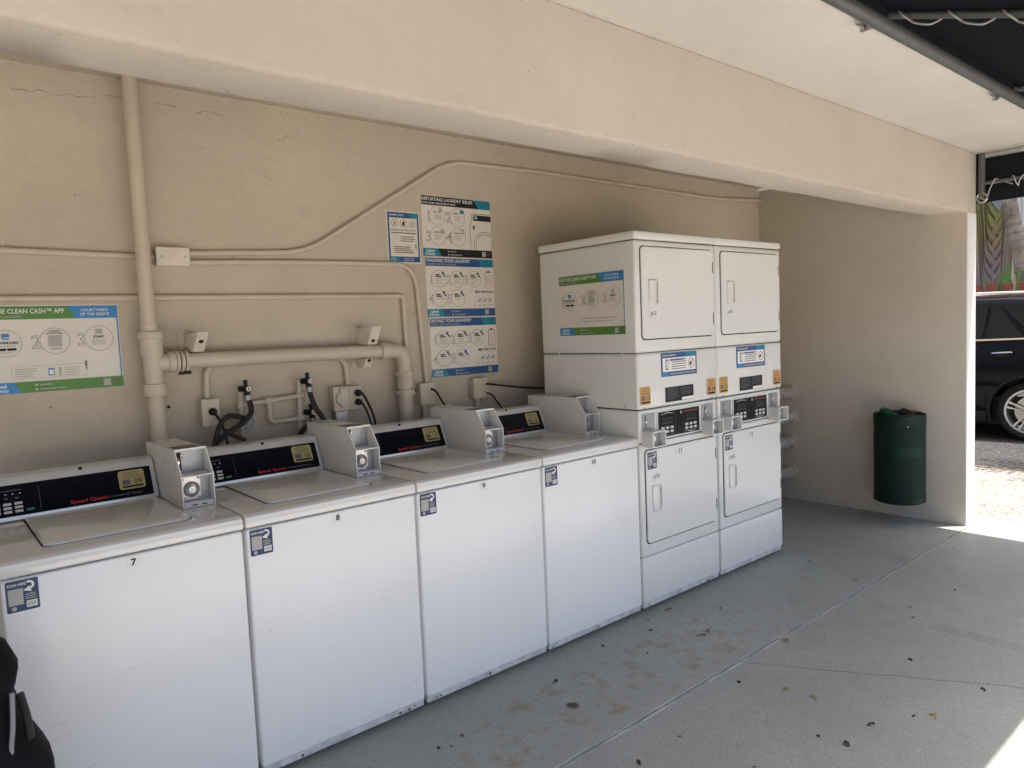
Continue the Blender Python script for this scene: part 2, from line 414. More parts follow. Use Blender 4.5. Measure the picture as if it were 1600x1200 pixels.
# brown hairline plaster cracks near the top of the back wall
for pts in ([(17, 138), (40, 141), (62, 140), (85, 146), (110, 148), (140, 152)], [(165, 148), (178, 150), (189, 154)], [(240, 161), (255, 163), (268, 166)], [(305, 176), (315, 173), (330, 176), (352, 181)], [(435, 220), (437, 215), (446, 213)]):
    pp = []
    for x, y in pts:
        d = fwd + r2*((x-800)/1120.37) - u2*((y-600)/1120.37); t = (YW-CAM[1])/d.y; q = Vector(CAM)+d*t
        pp += [(q.x+random.uniform(-.006, .006), YW, q.z+random.uniform(-.005, .005)), (q.x+.02, YW, q.z+random.uniform(-.006, .004))]
    pp.sort()
    b = nb(); tube(b, pp, [random.uniform(.0003, .0013) for _ in pp], 5); build('crack', b, flat('crack_brown', (.11, .09, .07), .9), bld)

# ================================================================= WASHERS
WP = .657
lipm = flat('scuffed_toe_lip', (.56, .555, .54), .5, var=.22, scale=25)
def washer_proto():
    t = thing('washing_machine', 'proto', 'washing machine')
    b = nb(); box(b, .003, .648, .006, .69, .044, .857, .008, 3); build('cabinet', b, white, t)
    b = nb(); box(b, .006, .645, .013, .05, .018, .0435, .003, 2); build('toe_lip', b, lipm, t)
    b = nb(); box(b, .02, .63, .02, .68, .8575, .862); build('top_gasket', b, gapm, t)
    b = nb()
    pr = [(.69, .9045), (.03, .9065), (.012, .9045), (.003, .898), (0, .888), (0, .868), (.004, .863), (.69, .863)]
    prism(b, pr, 'x', .001, .650, .004); build('top', b, white2, t)
    # lid: raised pressed panel with rounded front corners
    b = nb(); o1 = rrect(.118, .524, .098, .60, .028); o2 = rrect(.124, .518, .104, .60, .024)
    va = [b.verts.new((x, y, .9068)) for x, y in o1]; vb = [b.verts.new((x, y, .9125)) for x, y in o1]; vc = [b.verts.new((x, y, .9148)) for x, y in o2]
    k = len(o1)
    for A, B in ((va, vb), (vb, vc)):
        for i in range(k): b.faces.new((A[i], A[(i+1) % k], B[(i+1) % k], B[i]))
    b.faces.new(vc); lid = build('lid', b, white2, t, sharp=25)
    b = nb(); o0 = rrect(.1135, .5285, .0945, .60, .030); b.faces.new([b.verts.new((x, y, .9071)) for x, y in o0]); build('lid_gap', b, gapm, lid, smooth=False)
    # rear strip under console
    for x in (.05, .6):
        for y in (.07, .62): b = nb(); disc(b, (x, y, 0), (0, 0, 1), ((0, .0), (.02, .0), (.022, .012), (.012, .014), (.012, .032)), 12); build('foot', b, blackp, t)
    # console
    b = nb(); pr = [(.548, .9105), (.548, .918), (.6005, 1.036), (.608, 1.047), (.622, 1.052), (.69, 1.050), (.69, .9105)]
    prism(b, pr, 'x', .001, .537, .003); con = build('console', b, alum, t)
    tl = math.atan2(.6005-.548, 1.036-.918)
    P = Print(con, (0, .5480, .918), -tl); L = math.hypot(.0525, .118)
    P.rr(.016, .521, .006, L-.014, .006, black, 2, 'control_panel')
    for i in range(3):
        for j in range(3): P.rr(.034+i*.031, .057+i*.031, .018+j*.0135, .0265+j*.0135, .002, btn, 4, 'button')
    P.rect(.128, .150, .019, .0265, greenled, 4, 'legend')
    for i in range(3): P.rect(.040+i*.03, .050+i*.03, .068, .0695, lgrey, 4, 'small_print'); P.ring(.075+.02*i, .083, .0022, .0022, white_p, 4, 'indicator', n=8)
    P.bars(.034, .12, .094, 1, .01, .002, greypr, 4, 0)
    P.rect(.1685, .1695, .018, L-.03, greypr, 4, 'small_print')
    P.text('Speed Queen', .255, .0165, .0125, redpr, 4, fit=.118, bold=.018)
    P.text('Commercial Washer', .379, .0175, .009, greypr, 4, fit=.105)
    P.done()
    b = nb(); disc(b, (.300, .605, 1.047), (0, -.8, .6), ((0, .0035), (.004, .003), (.0062, 0), (.0062, -.004)), 14); build('key_lock', b, gapm, con)
    # coin box, an open fronted sheet metal housing
    x0, x1 = .541, .648; zt = .908
    side = [(.258, zt), (.258, 1.018), (.322, 1.103), (.702, 1.100), (.702, zt)]
    b = nb()
    for xa in (x0, x1-.0035): prism(b, side, 'x', xa, xa+.0035)
    prism(b, [(.322, 1.1035), (.322, 1.0995), (.702, 1.0965), (.702, 1.1005)], 'x', x0-.0005, x1+.0005)
    box(b, x0+.004, x1-.004, .695, .7, zt, 1.095); box(b, x0+.004, x1-.004, .261, .69, zt, zt+.003)
    cb = build('coin_box', b, coinm, t, smooth=False)
    b = nb(); box(b, x0+.0036, x1-.0036, .261, .345, 1.014, 1.0175)
    for s in ((x0, x0+.0032), (x1-.0032, x1)):
        prism(b, [(.2565, zt), (.2565, 1.0185), (.3215, 1.105), (.324, 1.103), (.260, 1.018), (.260, zt)], 'x', *s)
    box(b, x0, x1, .3195, .3225, 1.1035, 1.1065); build('edge_flange', b, rim, cb, smooth=False)
    b = nb(); box(b, x0+.004, x1-.004, .348, .352, 1.018, 1.099); box(b, x0+.004, x1-.004, .302, .306, zt+.003, 1.0135); build('recess_plate', b, greypl, cb)
    b = nb(); box(b, x0+.022, x0+.026, .341, .3478, 1.028, 1.092); box(b, x0+.008, x0+.020, .345, .3478, 1.07, 1.09); build('coin_slot', b, gapm, cb)
    b = nb(); tube(b, [(x0+.017, .345, 1.063), (x0+.024, .339, 1.068), (x0+.027, .336, 1.085)], .0035, 8); disc(b, (x0+.019, .347, 1.056), (0, -1, 0), ((.0075, 0), (.0075, .005), (.005, .006), (.005, .002), (0, .002)), 14); build('coin_lever', b, chrome, cb)
    b = nb(); box(b, x0+.007, x0+.073, .2965, .3015, .928, 1.010, .0015, 1); lp = build('lock_plate', b, steel, cb)
    for dx, dz in ((.066, 1.003), (.013, .935), (.066, .935), (.013, 1.003)):
        b = nb(); disc(b, (x0+dx, .2964, dz), (0, -1, 0), ((.0045, 0), (.0045, .002), (.003, .0032), (0, .0032)), 10); build('screw', b, greypl, lp)
    b = nb(); disc(b, (x0+.041, .2964, .966), (0, -1, 0), ((.027, 0), (.027, .004), (.023, .007), (.018, .004), (.018, .003)), 28); build('lock_ring', b, greypl, lp)
    b = nb(); disc(b, (x0+.041, .2964, .966), (0, -1, 0), ((.015, 0), (.015, .010), (.0125, .0125), (0, .0125)), 24); disc(b, (x0+.043, .2836, .964), (0, -1, 0), ((.0052, 0), (.0052, .0006), (0, .0006)), 12, 1); build('lock_barrel', b, [steel, gapm], lp)
    b = nb(); box(b, x0+.006, x1-.006, .2605, .300, zt+.0032, .926, .001, 1); build('cash_ledge', b, coinm, cb)
    b = nb()
    for xx in (.03, .062): box(b, x0+xx, x0+xx+.018, .2600, .2604, .914, .918)
    build('ledge_slot', b, gapm, cb)
    b = nb(); box(b, x0+.012, x1-.012, .345, .43, 1.1031, 1.1040); build('label_plate', b, greypr, cb)
    b = nb(); box(b, x0-.0015, x0-.0003, .30, .50, .95, 1.04, .0006, 1); build('side_panel', b, coinm, cb)
    return t
def badge(parent, num, u0, v0, w, h, org, tilt, mat, nm='number_sticker'):
    s = thing_child(nm, parent); P = Print(s, org, tilt)
    P.rr(u0, u0+w, v0, v0+h, w*.11, mat, 5, 'backing')
    P.bars(u0+w*.14, u0+w*.9, v0+h*.86, 3, h*.115, h*.035, greypr, 7, .15)
    P.line((u0+w*.06, v0+h*.57), (u0+w*.94, v0+h*.57), h*.015, greypr, 7)
    P.rect(u0+w*.12, u0+w*.42, v0+h*.24, v0+h*.50, greypr, 7, 'code_patch')
    P.text(num, u0+w*.71, v0+h*.24, h*.29, blackpr, 7, 'c', .004)
    P.rect(u0+w*.10, u0+w*.92, v0+h*.08, v0+h*.18, blackpr, 7)
    P.done()
def thing_child(name, parent):
    o = bpy.data.objects.new(name, None); COL.objects.link(o); o.parent = parent; o.empty_display_size = .02; return o
def scan_sticker(parent, x, z, w=.075, h=.086, y=.0055, mat=None):
    s = thing_child('scan_sticker', parent); P = Print(s, (x, y, z)); k = mat or navy
    P.rr(0, w, 0, h, .004, k, 1, 'backing')
    P.text('SCAN HERE', .004, h-.015, .0075, white_p, 2, fit=w*.58)
    P.rect(.005, w*.52, h*.22, h*.74, lgrey, 2, 'blank_patch')
    P.rect(w*.60, w*.93, h*.09, h*.30, white_p, 2, 'code_patch')
    for i in range(7): P.rect(w*(.63+.04*i), w*(.63+.04*i)+.0009+.0006*(i % 2), h*.13, h*.26, greypr, 3, 'code_lines')
    P.ring(w*.22, h*.115, .006, .006, lgrey, 2, n=14); P.bars(w*.58, w*.92, h*.50, 3, h*.07, h*.03, lgrey, 2)
    P.ring(w*.72, h*.80, w*.16, w*.075, white_p, 2, a0=-80, a1=120, n=14)
    P.poly(((w*.52, h*.65), (w*.74, h*.78), (w*.78, h*.58)), white_p, 2); P.done()
def scuffs(parent, seed, y, x0, x1, n, zmax):
    rnd = random.Random(seed); P = Print(parent, (0, y, 0))
    for k in range(n):
        x = rnd.uniform(x0, x1); z = .05+(zmax-.05)*rnd.random()**2; L = rnd.uniform(.008, .03) if rnd.random() < .75 else rnd.uniform(.06, .17)
        a = rnd.uniform(-.1, .28); L = min(L, (x1+.01-x)/math.cos(a)); w_ = rnd.uniform(.0004, .0009)
        if rnd.random() < .35: L = rnd.uniform(.004, .009); w_ = rnd.uniform(.001, .0025)
        P.line((x, z), (x+L*math.cos(a), z+L*math.sin(a)), w_, scuffm, 1, 'scuff_marks')
    P.done()
    b = nb()
    for k in range(5):
        x = rnd.choice((rnd.uniform(.012, .07), rnd.uniform(.56, .62), rnd.uniform(.1, .6))); w_ = rnd.uniform(.003, .009); z = rnd.uniform(.024, .034); h_ = rnd.uniform(.002, .006)
        b.faces.new([b.verts.new((x+w_*math.cos(a)*rnd.uniform(.7, 1.2), .0122 if parent.name.startswith('wash') else .0112, z+h_*math.sin(a)*rnd.uniform(.7, 1.2))) for a in [2*math.pi*q/7 for q in range(7)]])
    o = build('paint_chips', b, chipm, parent, smooth=False); o['kind'] = 'stuff'
chipm = flat('rusty_chip', (.10, .07, .05), .8, var=.4, scale=50)
scuffm = flat('scuffed_paint', (.42, .41, .39), .6, var=.3, scale=60)
proto = washer_proto()
WL = ['white top-loading washer numbered 7, nearest the camera, with gold 09 sticker',
      'white top-loading washer numbered 8 with gold 10 sticker, second in the row',
      'white top-loading washer numbered 9 with gold 11 sticker on its console',
      'white top-loading washer numbered 10 with gold 12 sticker, beside the stacked dryers']
ws = []
for i in range(4):
    w = proto if i == 0 else dup(proto, (0, 0, 0))
    w.location = (-4*WP+.003+i*WP, 0, 0); ws.append(w)
    tag(w, WL[i], 'washing machine', 'top-loading washers along the back wall')
for i, w in enumerate(ws):
    tl = math.atan2(.0525, .118)
    badge(w, ('09', '10', '11', '12')[i], .412, .037, .086, .070, (0, .5480, .918), -tl, gold)
    scan_sticker(w, .012, .767); scuffs(w, 40+i, .0055, .03, .60, 26, .66)
    s = thing_child('number_decal', w); P = Print(s, (0, .0055, 0))
    P.text(str(7+i), .325, .8255, .0205, blackpr, 2, 'c', .03, name='numeral'); P.rr(.306, .344, .817, .853, .004, white_p, 1, 'backing'); P.done()

# ================================================================= STACKED DRYERS
def door(parent, x0, x1, z0, z1, y, hx, hz, hh):
    b = nb(); o1 = rrect(x0, x1, z0, z1, .022); o2 = rrect(x0+.004, x1-.004, z0+.004, z1-.004, .019); k = len(o1)
    va = [b.verts.new((x, y, z)) for x, z in o1]; vb = [b.verts.new((x, y-.006, z)) for x, z in o1]; vc = [b.verts.new((x, y-.0095, z)) for x, z in o2]
    for A, B in ((va, vb), (vb, vc)):
        for i in range(k): b.faces.new((A[i], A[(i+1) % k], B[(i+1) % k], B[i]))
    b.faces.new(vc); d = build('door', b, cream, parent, sharp=35)
    b = nb(); prism(b, rrect(x0-.005, x1+.005, z0-.006, z1+.004, .026), 'y', y-.0008, y-.0003); build('door_gap', b, gapm, d, smooth=False)
    b = nb(); yy = y-.0095
    o1 = rrect(hx, hx+.07, hz, hz+hh, .008, 3); o2 = rrect(hx+.005, hx+.065, hz+.005, hz+hh-.005, .006, 3); o3 = rrect(hx+.034, hx+.064, hz+.012, hz+hh-.012, .006, 3); k = len(o1)
    L = [[b.verts.new((x, q, z)) for x, z in o] for o, q in ((o1, yy-.0002), (o1, yy-.004), (o2, yy-.009), (o3, yy-.010), ([(x+.004, z) for x, z in o3], yy+.0002-.001))]
    for A, B in zip(L, L[1:]):
        for i in range(k): b.faces.new((A[i], A[(i+1) % k], B[(i+1) % k], B[i]))
    b.faces.new(L[-1]); build('handle', b, white2, d, sharp=25)
    for zc in (z0+(z1-z0)*.20, z0+(z1-z0)*.80):
        b = nb(); box(b, x1-.001, x1+.006, y-.0085, y-.001, zc-.030, zc+.030, .001, 1); build('hinge', b, gapm, d)
    return d
def care_sticker(parent, x, z, y):
    s = thing_child('door_sticker', parent); P = Print(s, (x, y, z))
    P.rr(0, .062, 0, .034, .003, white_p, 1, 'backing'); P.ring(.015, .014, .010, .0018, blackpr, 2, n=14); P.line((.008, .006), (.027, .027), .0025, blackpr, 3)
    P.bars(.030, .058, .025, 3, .008, .0035, greypr, 2, .3); P.done()
def dryer_proto():
    t = thing('stacked_dryer', 'proto', 'dryer'); W = .682
    b = nb(); prism(b, [(.004, .10), (.004, .02), (.678, .02), (.678, .10)][::-1], 'y', .012, .69); pass
    b.free()
    b = nb(); box(b, .006, W-.006, .004, .69, .284, .868, .012, 4); build('lower_cabinet', b, cream, t)
    b = nb(); box(b, .006, W-.006, .003, .69, .044, .2815, .010, 4); build('kick_panel', b, cream, t)
    b = nb(); box(b, .01, W-.01, .012, .06, .018, .0435, .003, 2); build('toe_lip', b, lipm, t)
    for x in (.05, .63):
        for y in (.07, .62): b = nb(); disc(b, (x, y, 0), (0, 0, 1), ((0, 0), (.02, 0), (.022, .012), (.012, .014), (.012, .032)), 12); build('foot', b, blackp, t)
    for za, zb in ((.2816, .2839), (.868, .8715), (1.0375, 1.0425), (1.3255, 1.3285), (1.889, 1.8925)):
        b = nb(); box(b, .02, W-.02, .02, .68, za, zb); build('seam_gasket', b, gapm, t)
    b = nb(); box(b, .006, W-.006, .006, .69, .8717, 1.0373, .010, 3); build('control_section', b, cream, t)
    b = nb(); box(b, .0, W, 0, .693, 1.0427, 1.3253, .016, 4); build('upper_base_panel', b, cream, t)
    b = nb(); box(b, .0, W, 0, .693, 1.3287, 1.8888, .016, 4); build('upper_cabinet', b, cream, t)
    b = nb(); box(b, -.003, W+.003, -.004, .697, 1.8927, 1.934, .012, 4); build('top_cap', b, cream, t)
    door(t, .042, .643, .354, .833, .0035, .082, .512, .136); door(t, .042, .643, 1.397, 1.857, -.0005, .090, 1.563, .132)
    # control panel
    b = nb(); prism(b, rrect(.146, .512, .878, 1.022, .006), 'y', .0055, .001); cp = build('control_fascia', b, alum, t, smooth=False)
    P = Print(cp, (0, .0008, 0)); P.rr(.153, .505, .884, 1.016, .004, black, 1, 'panel')
    for x0, top in ((.160, 1), (.362, 0)):
        P.rr(x0, x0+.133, .892, 1.008, .005, greypr, 2, 'bezel'); P.rr(x0+.0015, x0+.1315, .8935, 1.0065, .004, black, 3, 'bezel_face')
        P.rect(x0+.02, x0+.112, .963, .988, lens, 4, 'display')
        for i in range(3):
            for j in range(2): P.rr(x0+.014+i*.038, x0+.040+i*.038, .904+j*.020, .917+j*.020, .003, btn, 4, 'button')
        P.bars(x0+.02, x0+.11, .954, 1, .01, .003, greypr, 4, 0)
        if top: P.poly(((x0+.004, 1.0), (x0+.066, 1.012), (x0+.129, 1.0), (x0+.066, 1.006)), lgrey, 4)
        else: P.poly(((x0+.004, .900), (x0+.066, .888), (x0+.129, .900), (x0+.066, .894)), lgrey, 4); P.rect(x0+.006, x0+.125, .996, 1.004, dredpr, 4, 'red_legend')
    P.ring(.342, 1.0, .008, .008, chrome, 4, 'key_lock', n=12); P.done()
    for x0 in (.029, .535):
        b = nb(); box(b, x0, x0+.098, .0005, .006, .938, 1.020, .001, 1); sp = build('coin_plate', b, greypl, t)
        b = nb(); box(b, x0+.022, x0+.0255, -.001, .0004, .945, 1.012); build('coin_slot', b, gapm, sp)
        b = nb(); disc(b, (x0+.024, -.001, .982), (0, -1, 0), ((.007, 0), (.007, .004), (0, .005)), 12); tube(b, [(x0+.024, -.003, .982), (x0+.03, -.008, .995)], .0028, 6); build('coin_lever', b, chrome, sp)
        # protruding cash box, open at the front
        y0 = -.068; b = nb(); xa, xb, za, zb = x0-.004, x0+.096, .857, .935
        box(b, xa, xa+.003, y0, .006, za, zb); box(b, xb-.003, xb, y0, .006, za, zb); box(b, xa+.003, xb-.003, y0, .006, za, za+.003); box(b, xa+.003, xb-.003, y0, .006, zb-.003, zb)
        cbx = build('cash_box', b, coinm, t, smooth=False)
        b = nb(); o1 = rrect(xa-.001, xb+.001, za-.001, zb+.001, .004, 3); o2 = rrect(xa+.0035, xb-.0035, za+.0035, zb-.0035, .003, 3); k = len(o1)
        L = [[b.verts.new((x, q, z)) for x, z in o] for o, q in ((o1, y0+.004), (o1, y0-.001), (o2, y0-.001), (o2, y0+.004))]
        for A, B in zip(L, L[1:]):
            for i in range(k): b.faces.new((A[i], A[(i+1) % k], B[(i+1) % k], B[i]))
        build('box_rim', b, rim, cbx, smooth=False)
        b = nb(); box(b, xa+.003, xb-.003, y0+.032, y0+.035, za+.003, zb-.003); build('box_door', b, greypl, cbx)
        b = nb(); disc(b, (xa+.032, y0+.0318, .897), (0, -1, 0), ((.016, 0), (.016, .009), (.012, .013), (0, .013)), 18); disc(b, (xa+.034, y0+.0186, .896), (0, -1, 0), ((.0055, 0), (.0055, .0006), (0, .0006)), 10, 1); build('lock_barrel', b, [rim, gapm], cbx)
    # blue instruction sticker and black rating plate on the upper base panel
    s = thing_child('instruction_sticker', t); P = Print(s, (.186, -.0004, 1.196))
    P.rect(0, .305, 0, .122, dblue, 1, 'backing'); P.rect(.215, .305, .098, .122, teal, 2); P.rect(.012, .293, .024, .096, white_p, 2)
    P.rect(0, .06, 0, .024, blue, 2); P.bars(.01, .12, .105, 1, .01, .008, lgrey, 3, 0); P.bars(.07, .29, .009, 1, .01, .006, lgrey, 3, 0)
    P.bars(.085, .215, .083, 5, .012, .004, greypr, 3, .3); P.rect(.07, .19, .080, .088, dblue, 3)
    P.rr(.036, .058, .034, .088, .008, blackpr, 3); P.rr(.040, .054, .040, .082, .005, white_p, 4); P.ring(.255, .060, .026, .003, greypr, 3); P.ring(.250, .058, .010, .010, blackpr, 3, n=12); P.line((.235, .045), (.272, .08), .003, redpr, 4); P.done()
    s = thing_child('rating_plate', t); P = Print(s, (.215, -.0004, 1.062))
    P.rect(0, .242, 0, .078, blackpr, 1, 'backing'); P.bars(.012, .115, .068, 7, .009, .0028, greypr, 2, .35); P.bars(.130, .232, .068, 5, .009, .0028, greypr, 2, .35); P.rect(.138, .240, .002, .017, white_p, 3); P.done()
    for x in (.05, .626):
        b = nb(); disc(b, (x, 0, 1.0505), (0, -1, 0), ((.0045, -.001), (.0045, .002), (0, .003)), 10); build('screw', b, greypl, t)
    scan_sticker(t, .050, .736, .074, .086, -.0062, navy); care_sticker(t, .088, .676, -.0062); care_sticker(t, .094, 1.505, -.0102)
    # seams in the side sheet metal
    for y in (.10, .555):
        b = nb(); box(b, -.0008, .004, y, y+.003, 1.06, 1.87); build('side_crease', b, coinm, t)
    b = nb(); disc(b, (0, .09, 1.062), (-1, 0, 0), ((.005, -.001), (.005, .002), (0, .003)), 10); build('screw', b, greypl, t)
    return t
dp = dryer_proto(); ds = [dp, dup(dp, (0, 0, 0))]
DL = ['white stacked double dryer numbered 11 with orange stickers 13 and 14, next to the washers',
      'white stacked double dryer numbered 12 with orange stickers 15 and 16, at the far end']
for i, d in enumerate(ds):
    d.location = (.002+i*.6866, 0, 0); tag(d, DL[i], 'dryer', 'stacked double dryers')
for i, d in enumerate(ds):
    scuffs(d, 60+i, .0026, .03, .63, 30, .27)
    for k, x in ((0, .012), (1, .580)): badge(d, str(13+2*i+k), x, 1.066, .082, .092, (0, .0012, 0), 0, orange)
    s = thing_child('number_decal', d); P = Print(s, (0, -.0062, 0)); P.text(str(11+i), .318, .787, .027, blackpr, 2, 'c', .01, name='numeral'); P.rr(.294, .342, .780, .822, .004, white_p, 1, 'backing'); P.done()

# ================================================================= POSTERS
def logo(P, u, v, s=1, m=white_p):
    P.text('Caldwell', u+.012*s, v+.022*s, .0145*s, m, 3, bold=.02, fit=.052*s); P.text('& Gregory', u+.006*s, v+.006*s, .0145*s, m, 3, bold=.02, fit=.064*s)
def step(P, u, v, r, n, title, col=blackpr, sub=3, two=None):
    P.ring(u, v, r, .0015, greypr, 2, n=36)
    P.text(n, u-r*1.22, v-r*.62, r*1.15, greypr, 3, 'c', .015); P.text(n, u-r*1.22, v-r*.62, r*1.15, paper, 4, 'c', -.012)
    y = v+r*.34
    for t in ([title] if two is None else [title, two]): P.text(t, u-r*.52, y, r*.16, col, 3, bold=.010); y -= r*.28
    P.bars(u-r*.5, u+r*.68, y, sub, r*.20, r*.07, lgrey, 3, .4)
def footer(P, W, h, base, acc, qr=True):
    P.rect(0, W, 0, h, base, 1, 'footer_band'); P.poly(((0, 0), (.115, 0), (.095, h), (0, h)), acc, 2, 'footer_band'); logo(P, .006, .000, 1)
    for k, z in enumerate((.26, .66)):
        P.ring(.163, h*z, .0042, .0018, white_p, 2, n=10); P.bars(.175, .215+.04*(1-k), h*z-.002, 1, .01, .0038, lgrey, 2, 0)
    P.rect(W-.072, W-.046, h*.18, h*.82, lgrey, 2, 'blank_patch'); P.bars(W-.040, W-.012, h*.70, 3, h*.2, .003, greypr, 2)
def poster(label, loc, W, H, kind, rz=0, name='poster'):
    t = thing(name, label, 'poster', loc, rz)
    b = nb(); box(b, 0, W, 0, .0025, 0, H); build('sheet', b, paper, t, smooth=False); P = Print(t, (0, 0, 0)); h = .042
    if kind == 'app':
        P.rect(.003, W-.003, H-.053, H-.004, green, 1, 'header_band'); P.poly(((W*.615, H-.004), (W-.003, H-.004), (W-.003, H-.053), (W*.68, H-.053)), blue, 2, 'header_band')
        P.text('USE THE CLEAN CASH™ APP', .010, H-.031, .0175, white_p, 3, fit=W*.575, bold=.010); P.text('FOR YOUR LAUNDRY', .010, H-.047, .009, lgrey, 3, fit=W*.28)
        P.text('COURTYARDS', W*.82, H-.026, .0105, white_p, 3, 'c', .006); P.text('OF THE GROVE', W*.82, H-.042, .0105, white_p, 3, 'c', .006)
        P.rect(W-.008, W-.003, h, H-.053, blue, 1, 'border')
        for k, (u, nn) in enumerate(((.080, '1'), (.236, '2'), (.385, '3'))):
            u *= W/.46; v = H*.57+.004*k; r = .050; P.ring(u, v, r, .0013, greypr, 2, n=40)
            P.text(nn, u-r*1.22, v-.026, .050, greypr, 3, 'c', .015); P.text(nn, u-r*1.22, v-.026, .050, paper, 4, 'c', -.008)
            if k == 0:
                P.rr(u-.012, u+.012, v+.014, v+.036, .004, blue, 3, 'app_icon'); P.text('CASH', u, v+.018, .006, white_p, 4, 'c', .02)
                P.text('DOWNLOAD', u, v-.002, .009, blackpr, 3, 'c', .03); P.bars(u-.028, u+.03, v-.011, 1, .01, .003, lgrey, 3, 0)
                P.rr(u-.03, u-.001, v-.027, v-.018, .002, blackpr, 3, 'button_art'); P.rr(u+.002, u+.031, v-.027, v-.018, .002, blackpr, 3, 'button_art'); P.bars(u-.02, u+.02, v-.035, 1, .01, .0022, lgrey, 3, 0)
            elif k == 1:
                P.text('LAUNDRY', u, v+.035, .0065, greypr, 3, 'c', .02); P.text('ROOM CODE', u, v+.026, .0065, greypr, 3, 'c', .02)
                P.rect(u-.022, u+.022, v-.022, v+.021, lgrey, 3, 'blank_patch'); P.bars(u-.018, u+.02, v-.033, 1, .01, .005, lgrey, 3, 0)
            else:
                P.text('START', u, v+.002, .0095, blackpr, 3, 'c', .03); P.bars(u-.026, u+.030, v-.009, 3, .0075, .0026, lgrey, 3, .2)
                P.rect(u-.012, u+.012, v+.018, v+.038, lgrey, 3, 'blank_patch')
        if W > .46:
            P.bars(.16, .42, H*.27, 2, .016, .0035, lgrey, 3, .1)
        else:
            a, c, d, e = .09, .335, h+.012, h+.058
            for q in (((a, d), (c, d)), ((c, d), (c, e)), ((c, e), (a, e)), ((a, e), (a, d))): P.line(*q, .0012, lgrey, 2)
            P.bars(a+.01, a+.085, e-.012, 4, .009, .0028, lgrey, 3, .3); P.rect(a+.115, a+.135, d+.006, e-.012, blue, 3); P.rect(a+.118, a+.132, d+.010, e-.018, white_p, 4); P.rect(a+.15, a+.157, d+.004, e-.01, lgrey, 3); P.bars(a+.17, c-.012, e-.014, 4, .009, .0026, lgrey, 3, .3)
            P.rect(c-.006, c+.001, e-.012, e+.010, greypr, 3); P.rect(c-.005, c, e-.022, e-.015, greypr, 3)
        footer(P, W, h, green, blue)
    elif kind == 'report':
        P.rect(.002, W-.002, H-.05, H-.002, blackpr, 1, 'header_band'); P.poly(((W*.74, H-.002), (W-.002, H-.002), (W-.002, H-.05), (W*.82, H-.05)), teal, 2, 'header_band')
        P.text('REPORTING LAUNDRY ISSUES', .004, H-.026, .0175, white_p, 3, fit=W*.72, bold=.010); P.text('4 EASY AND CONVENIENT WAYS', .004, H-.043, .009, white_p, 3, fit=W*.47)
        for u, v, nn, tt in ((.10, .215, '1', 'QR CODE'), (.235, .215, '2', 'EMAIL'), (.10, .108, '3', 'WEBSITE'), (.235, .108, '4', 'PHONE')): step(P, u, v, .050, nn, tt)
        P.rect(.112, .130, .240, .262, lgrey, 3); P.rr(.252, .278, .236, .256, .003, teal, 3); P.ring(.130, .133, .013, .013, lgrey, 3, n=16); P.ring(.262, .138, .013, .003, blackpr, 3, n=18)
        # outline of a front loader
        u0 = .318; P.line((u0, h), (u0, .185), .0022, blackpr); P.line((u0, .185), (u0+.014, .205), .0022, blackpr); P.line((u0+.014, .205), (u0+.014, .243), .0022, blackpr); P.line((u0+.014, .243), (W, .243), .0022, blackpr)
        P.rect(u0+.024, W, .205, .236, blackpr, 2); P.rect(u0+.03, u0+.052, .214, .231, lgrey, 3); P.rect(u0+.018, u0+.033, .155, .178, greypr, 2)
        P.ring(u0+.102, .066, .080, .0025, blackpr, 2, a0=57, a1=198); P.ring(u0+.102, .066, .067, .0022, blackpr, 2, a0=48, a1=200)
        footer(P, W, h, blackpr, teal)
    elif kind in ('wash', 'dry'):
        P.rect(.002, W-.002, H-.05, H-.006, dblue, 1, 'header_band'); P.poly(((W*.76, H-.006), (W-.002, H-.006), (W-.002, H-.05), (W*.80, H-.05)), teal, 2, 'header_band')
        P.text('WASHING YOUR LAUNDRY' if kind == 'wash' else 'DRYING YOUR LAUNDRY', .006, H-.028, .0175, white_p, 3, fit=W*(.63 if kind == 'wash' else .60), bold=.010); P.text('STEP-BY-STEP INSTRUCTIONS', .008, H-.044, .009, lgrey, 3, fit=W*.42)
        for u, v, nn in ((.085, .205, '1'), (.205, .205, '2'), (.322, .205, '3'), (.085, .100, '4'), (.205, .100, '5')):
            P.ring(u, v, .046, .0015, greypr, 2, n=36); P.text(nn, u-.056, v-.028, .050, greypr, 3, 'c', .015); P.text(nn, u-.056, v-.028, .050, paper, 4, 'c', -.008)
            P.rect(u-.024, u+.004, v+.018, v+.024, blackpr, 3, 'small_print'); P.rect(u-.024, u+.014, v+.008, v+.014, blackpr, 3, 'small_print')
            P.bars(u-.024, u+.032, v-.003, 4 if v > .15 else 1, .0085, .003, lgrey, 3, .35)
            P.rr(u+.018, u+.032, v+.022, v+.038, .003, dblue if (nn in '15') else greypr, 3, 'icon'); P.ring(u+.034, v+.016, .006, .006, dblue, 3, 'icon', n=8)
        u0 = W-.063; P.rr(u0, u0+.050, .155, .245, .004, pinkpr if kind == 'wash' else greypr, 2); P.rr(u0+.003, u0+.047, .158, .242, .003, paper, 3); P.bars(u0+.007, u0+.046, .225, 7, .009, .0035, pinkpr, 4, .15); P.poly(((u0+.008, .242), (u0+.042, .242), (u0+.030, .254), (u0+.020, .254)), greypr, 3)
        P.text('BEST PRACTICES', W-.075, .128, .0135, blackpr, 3, 'c', .012, fit=.128)
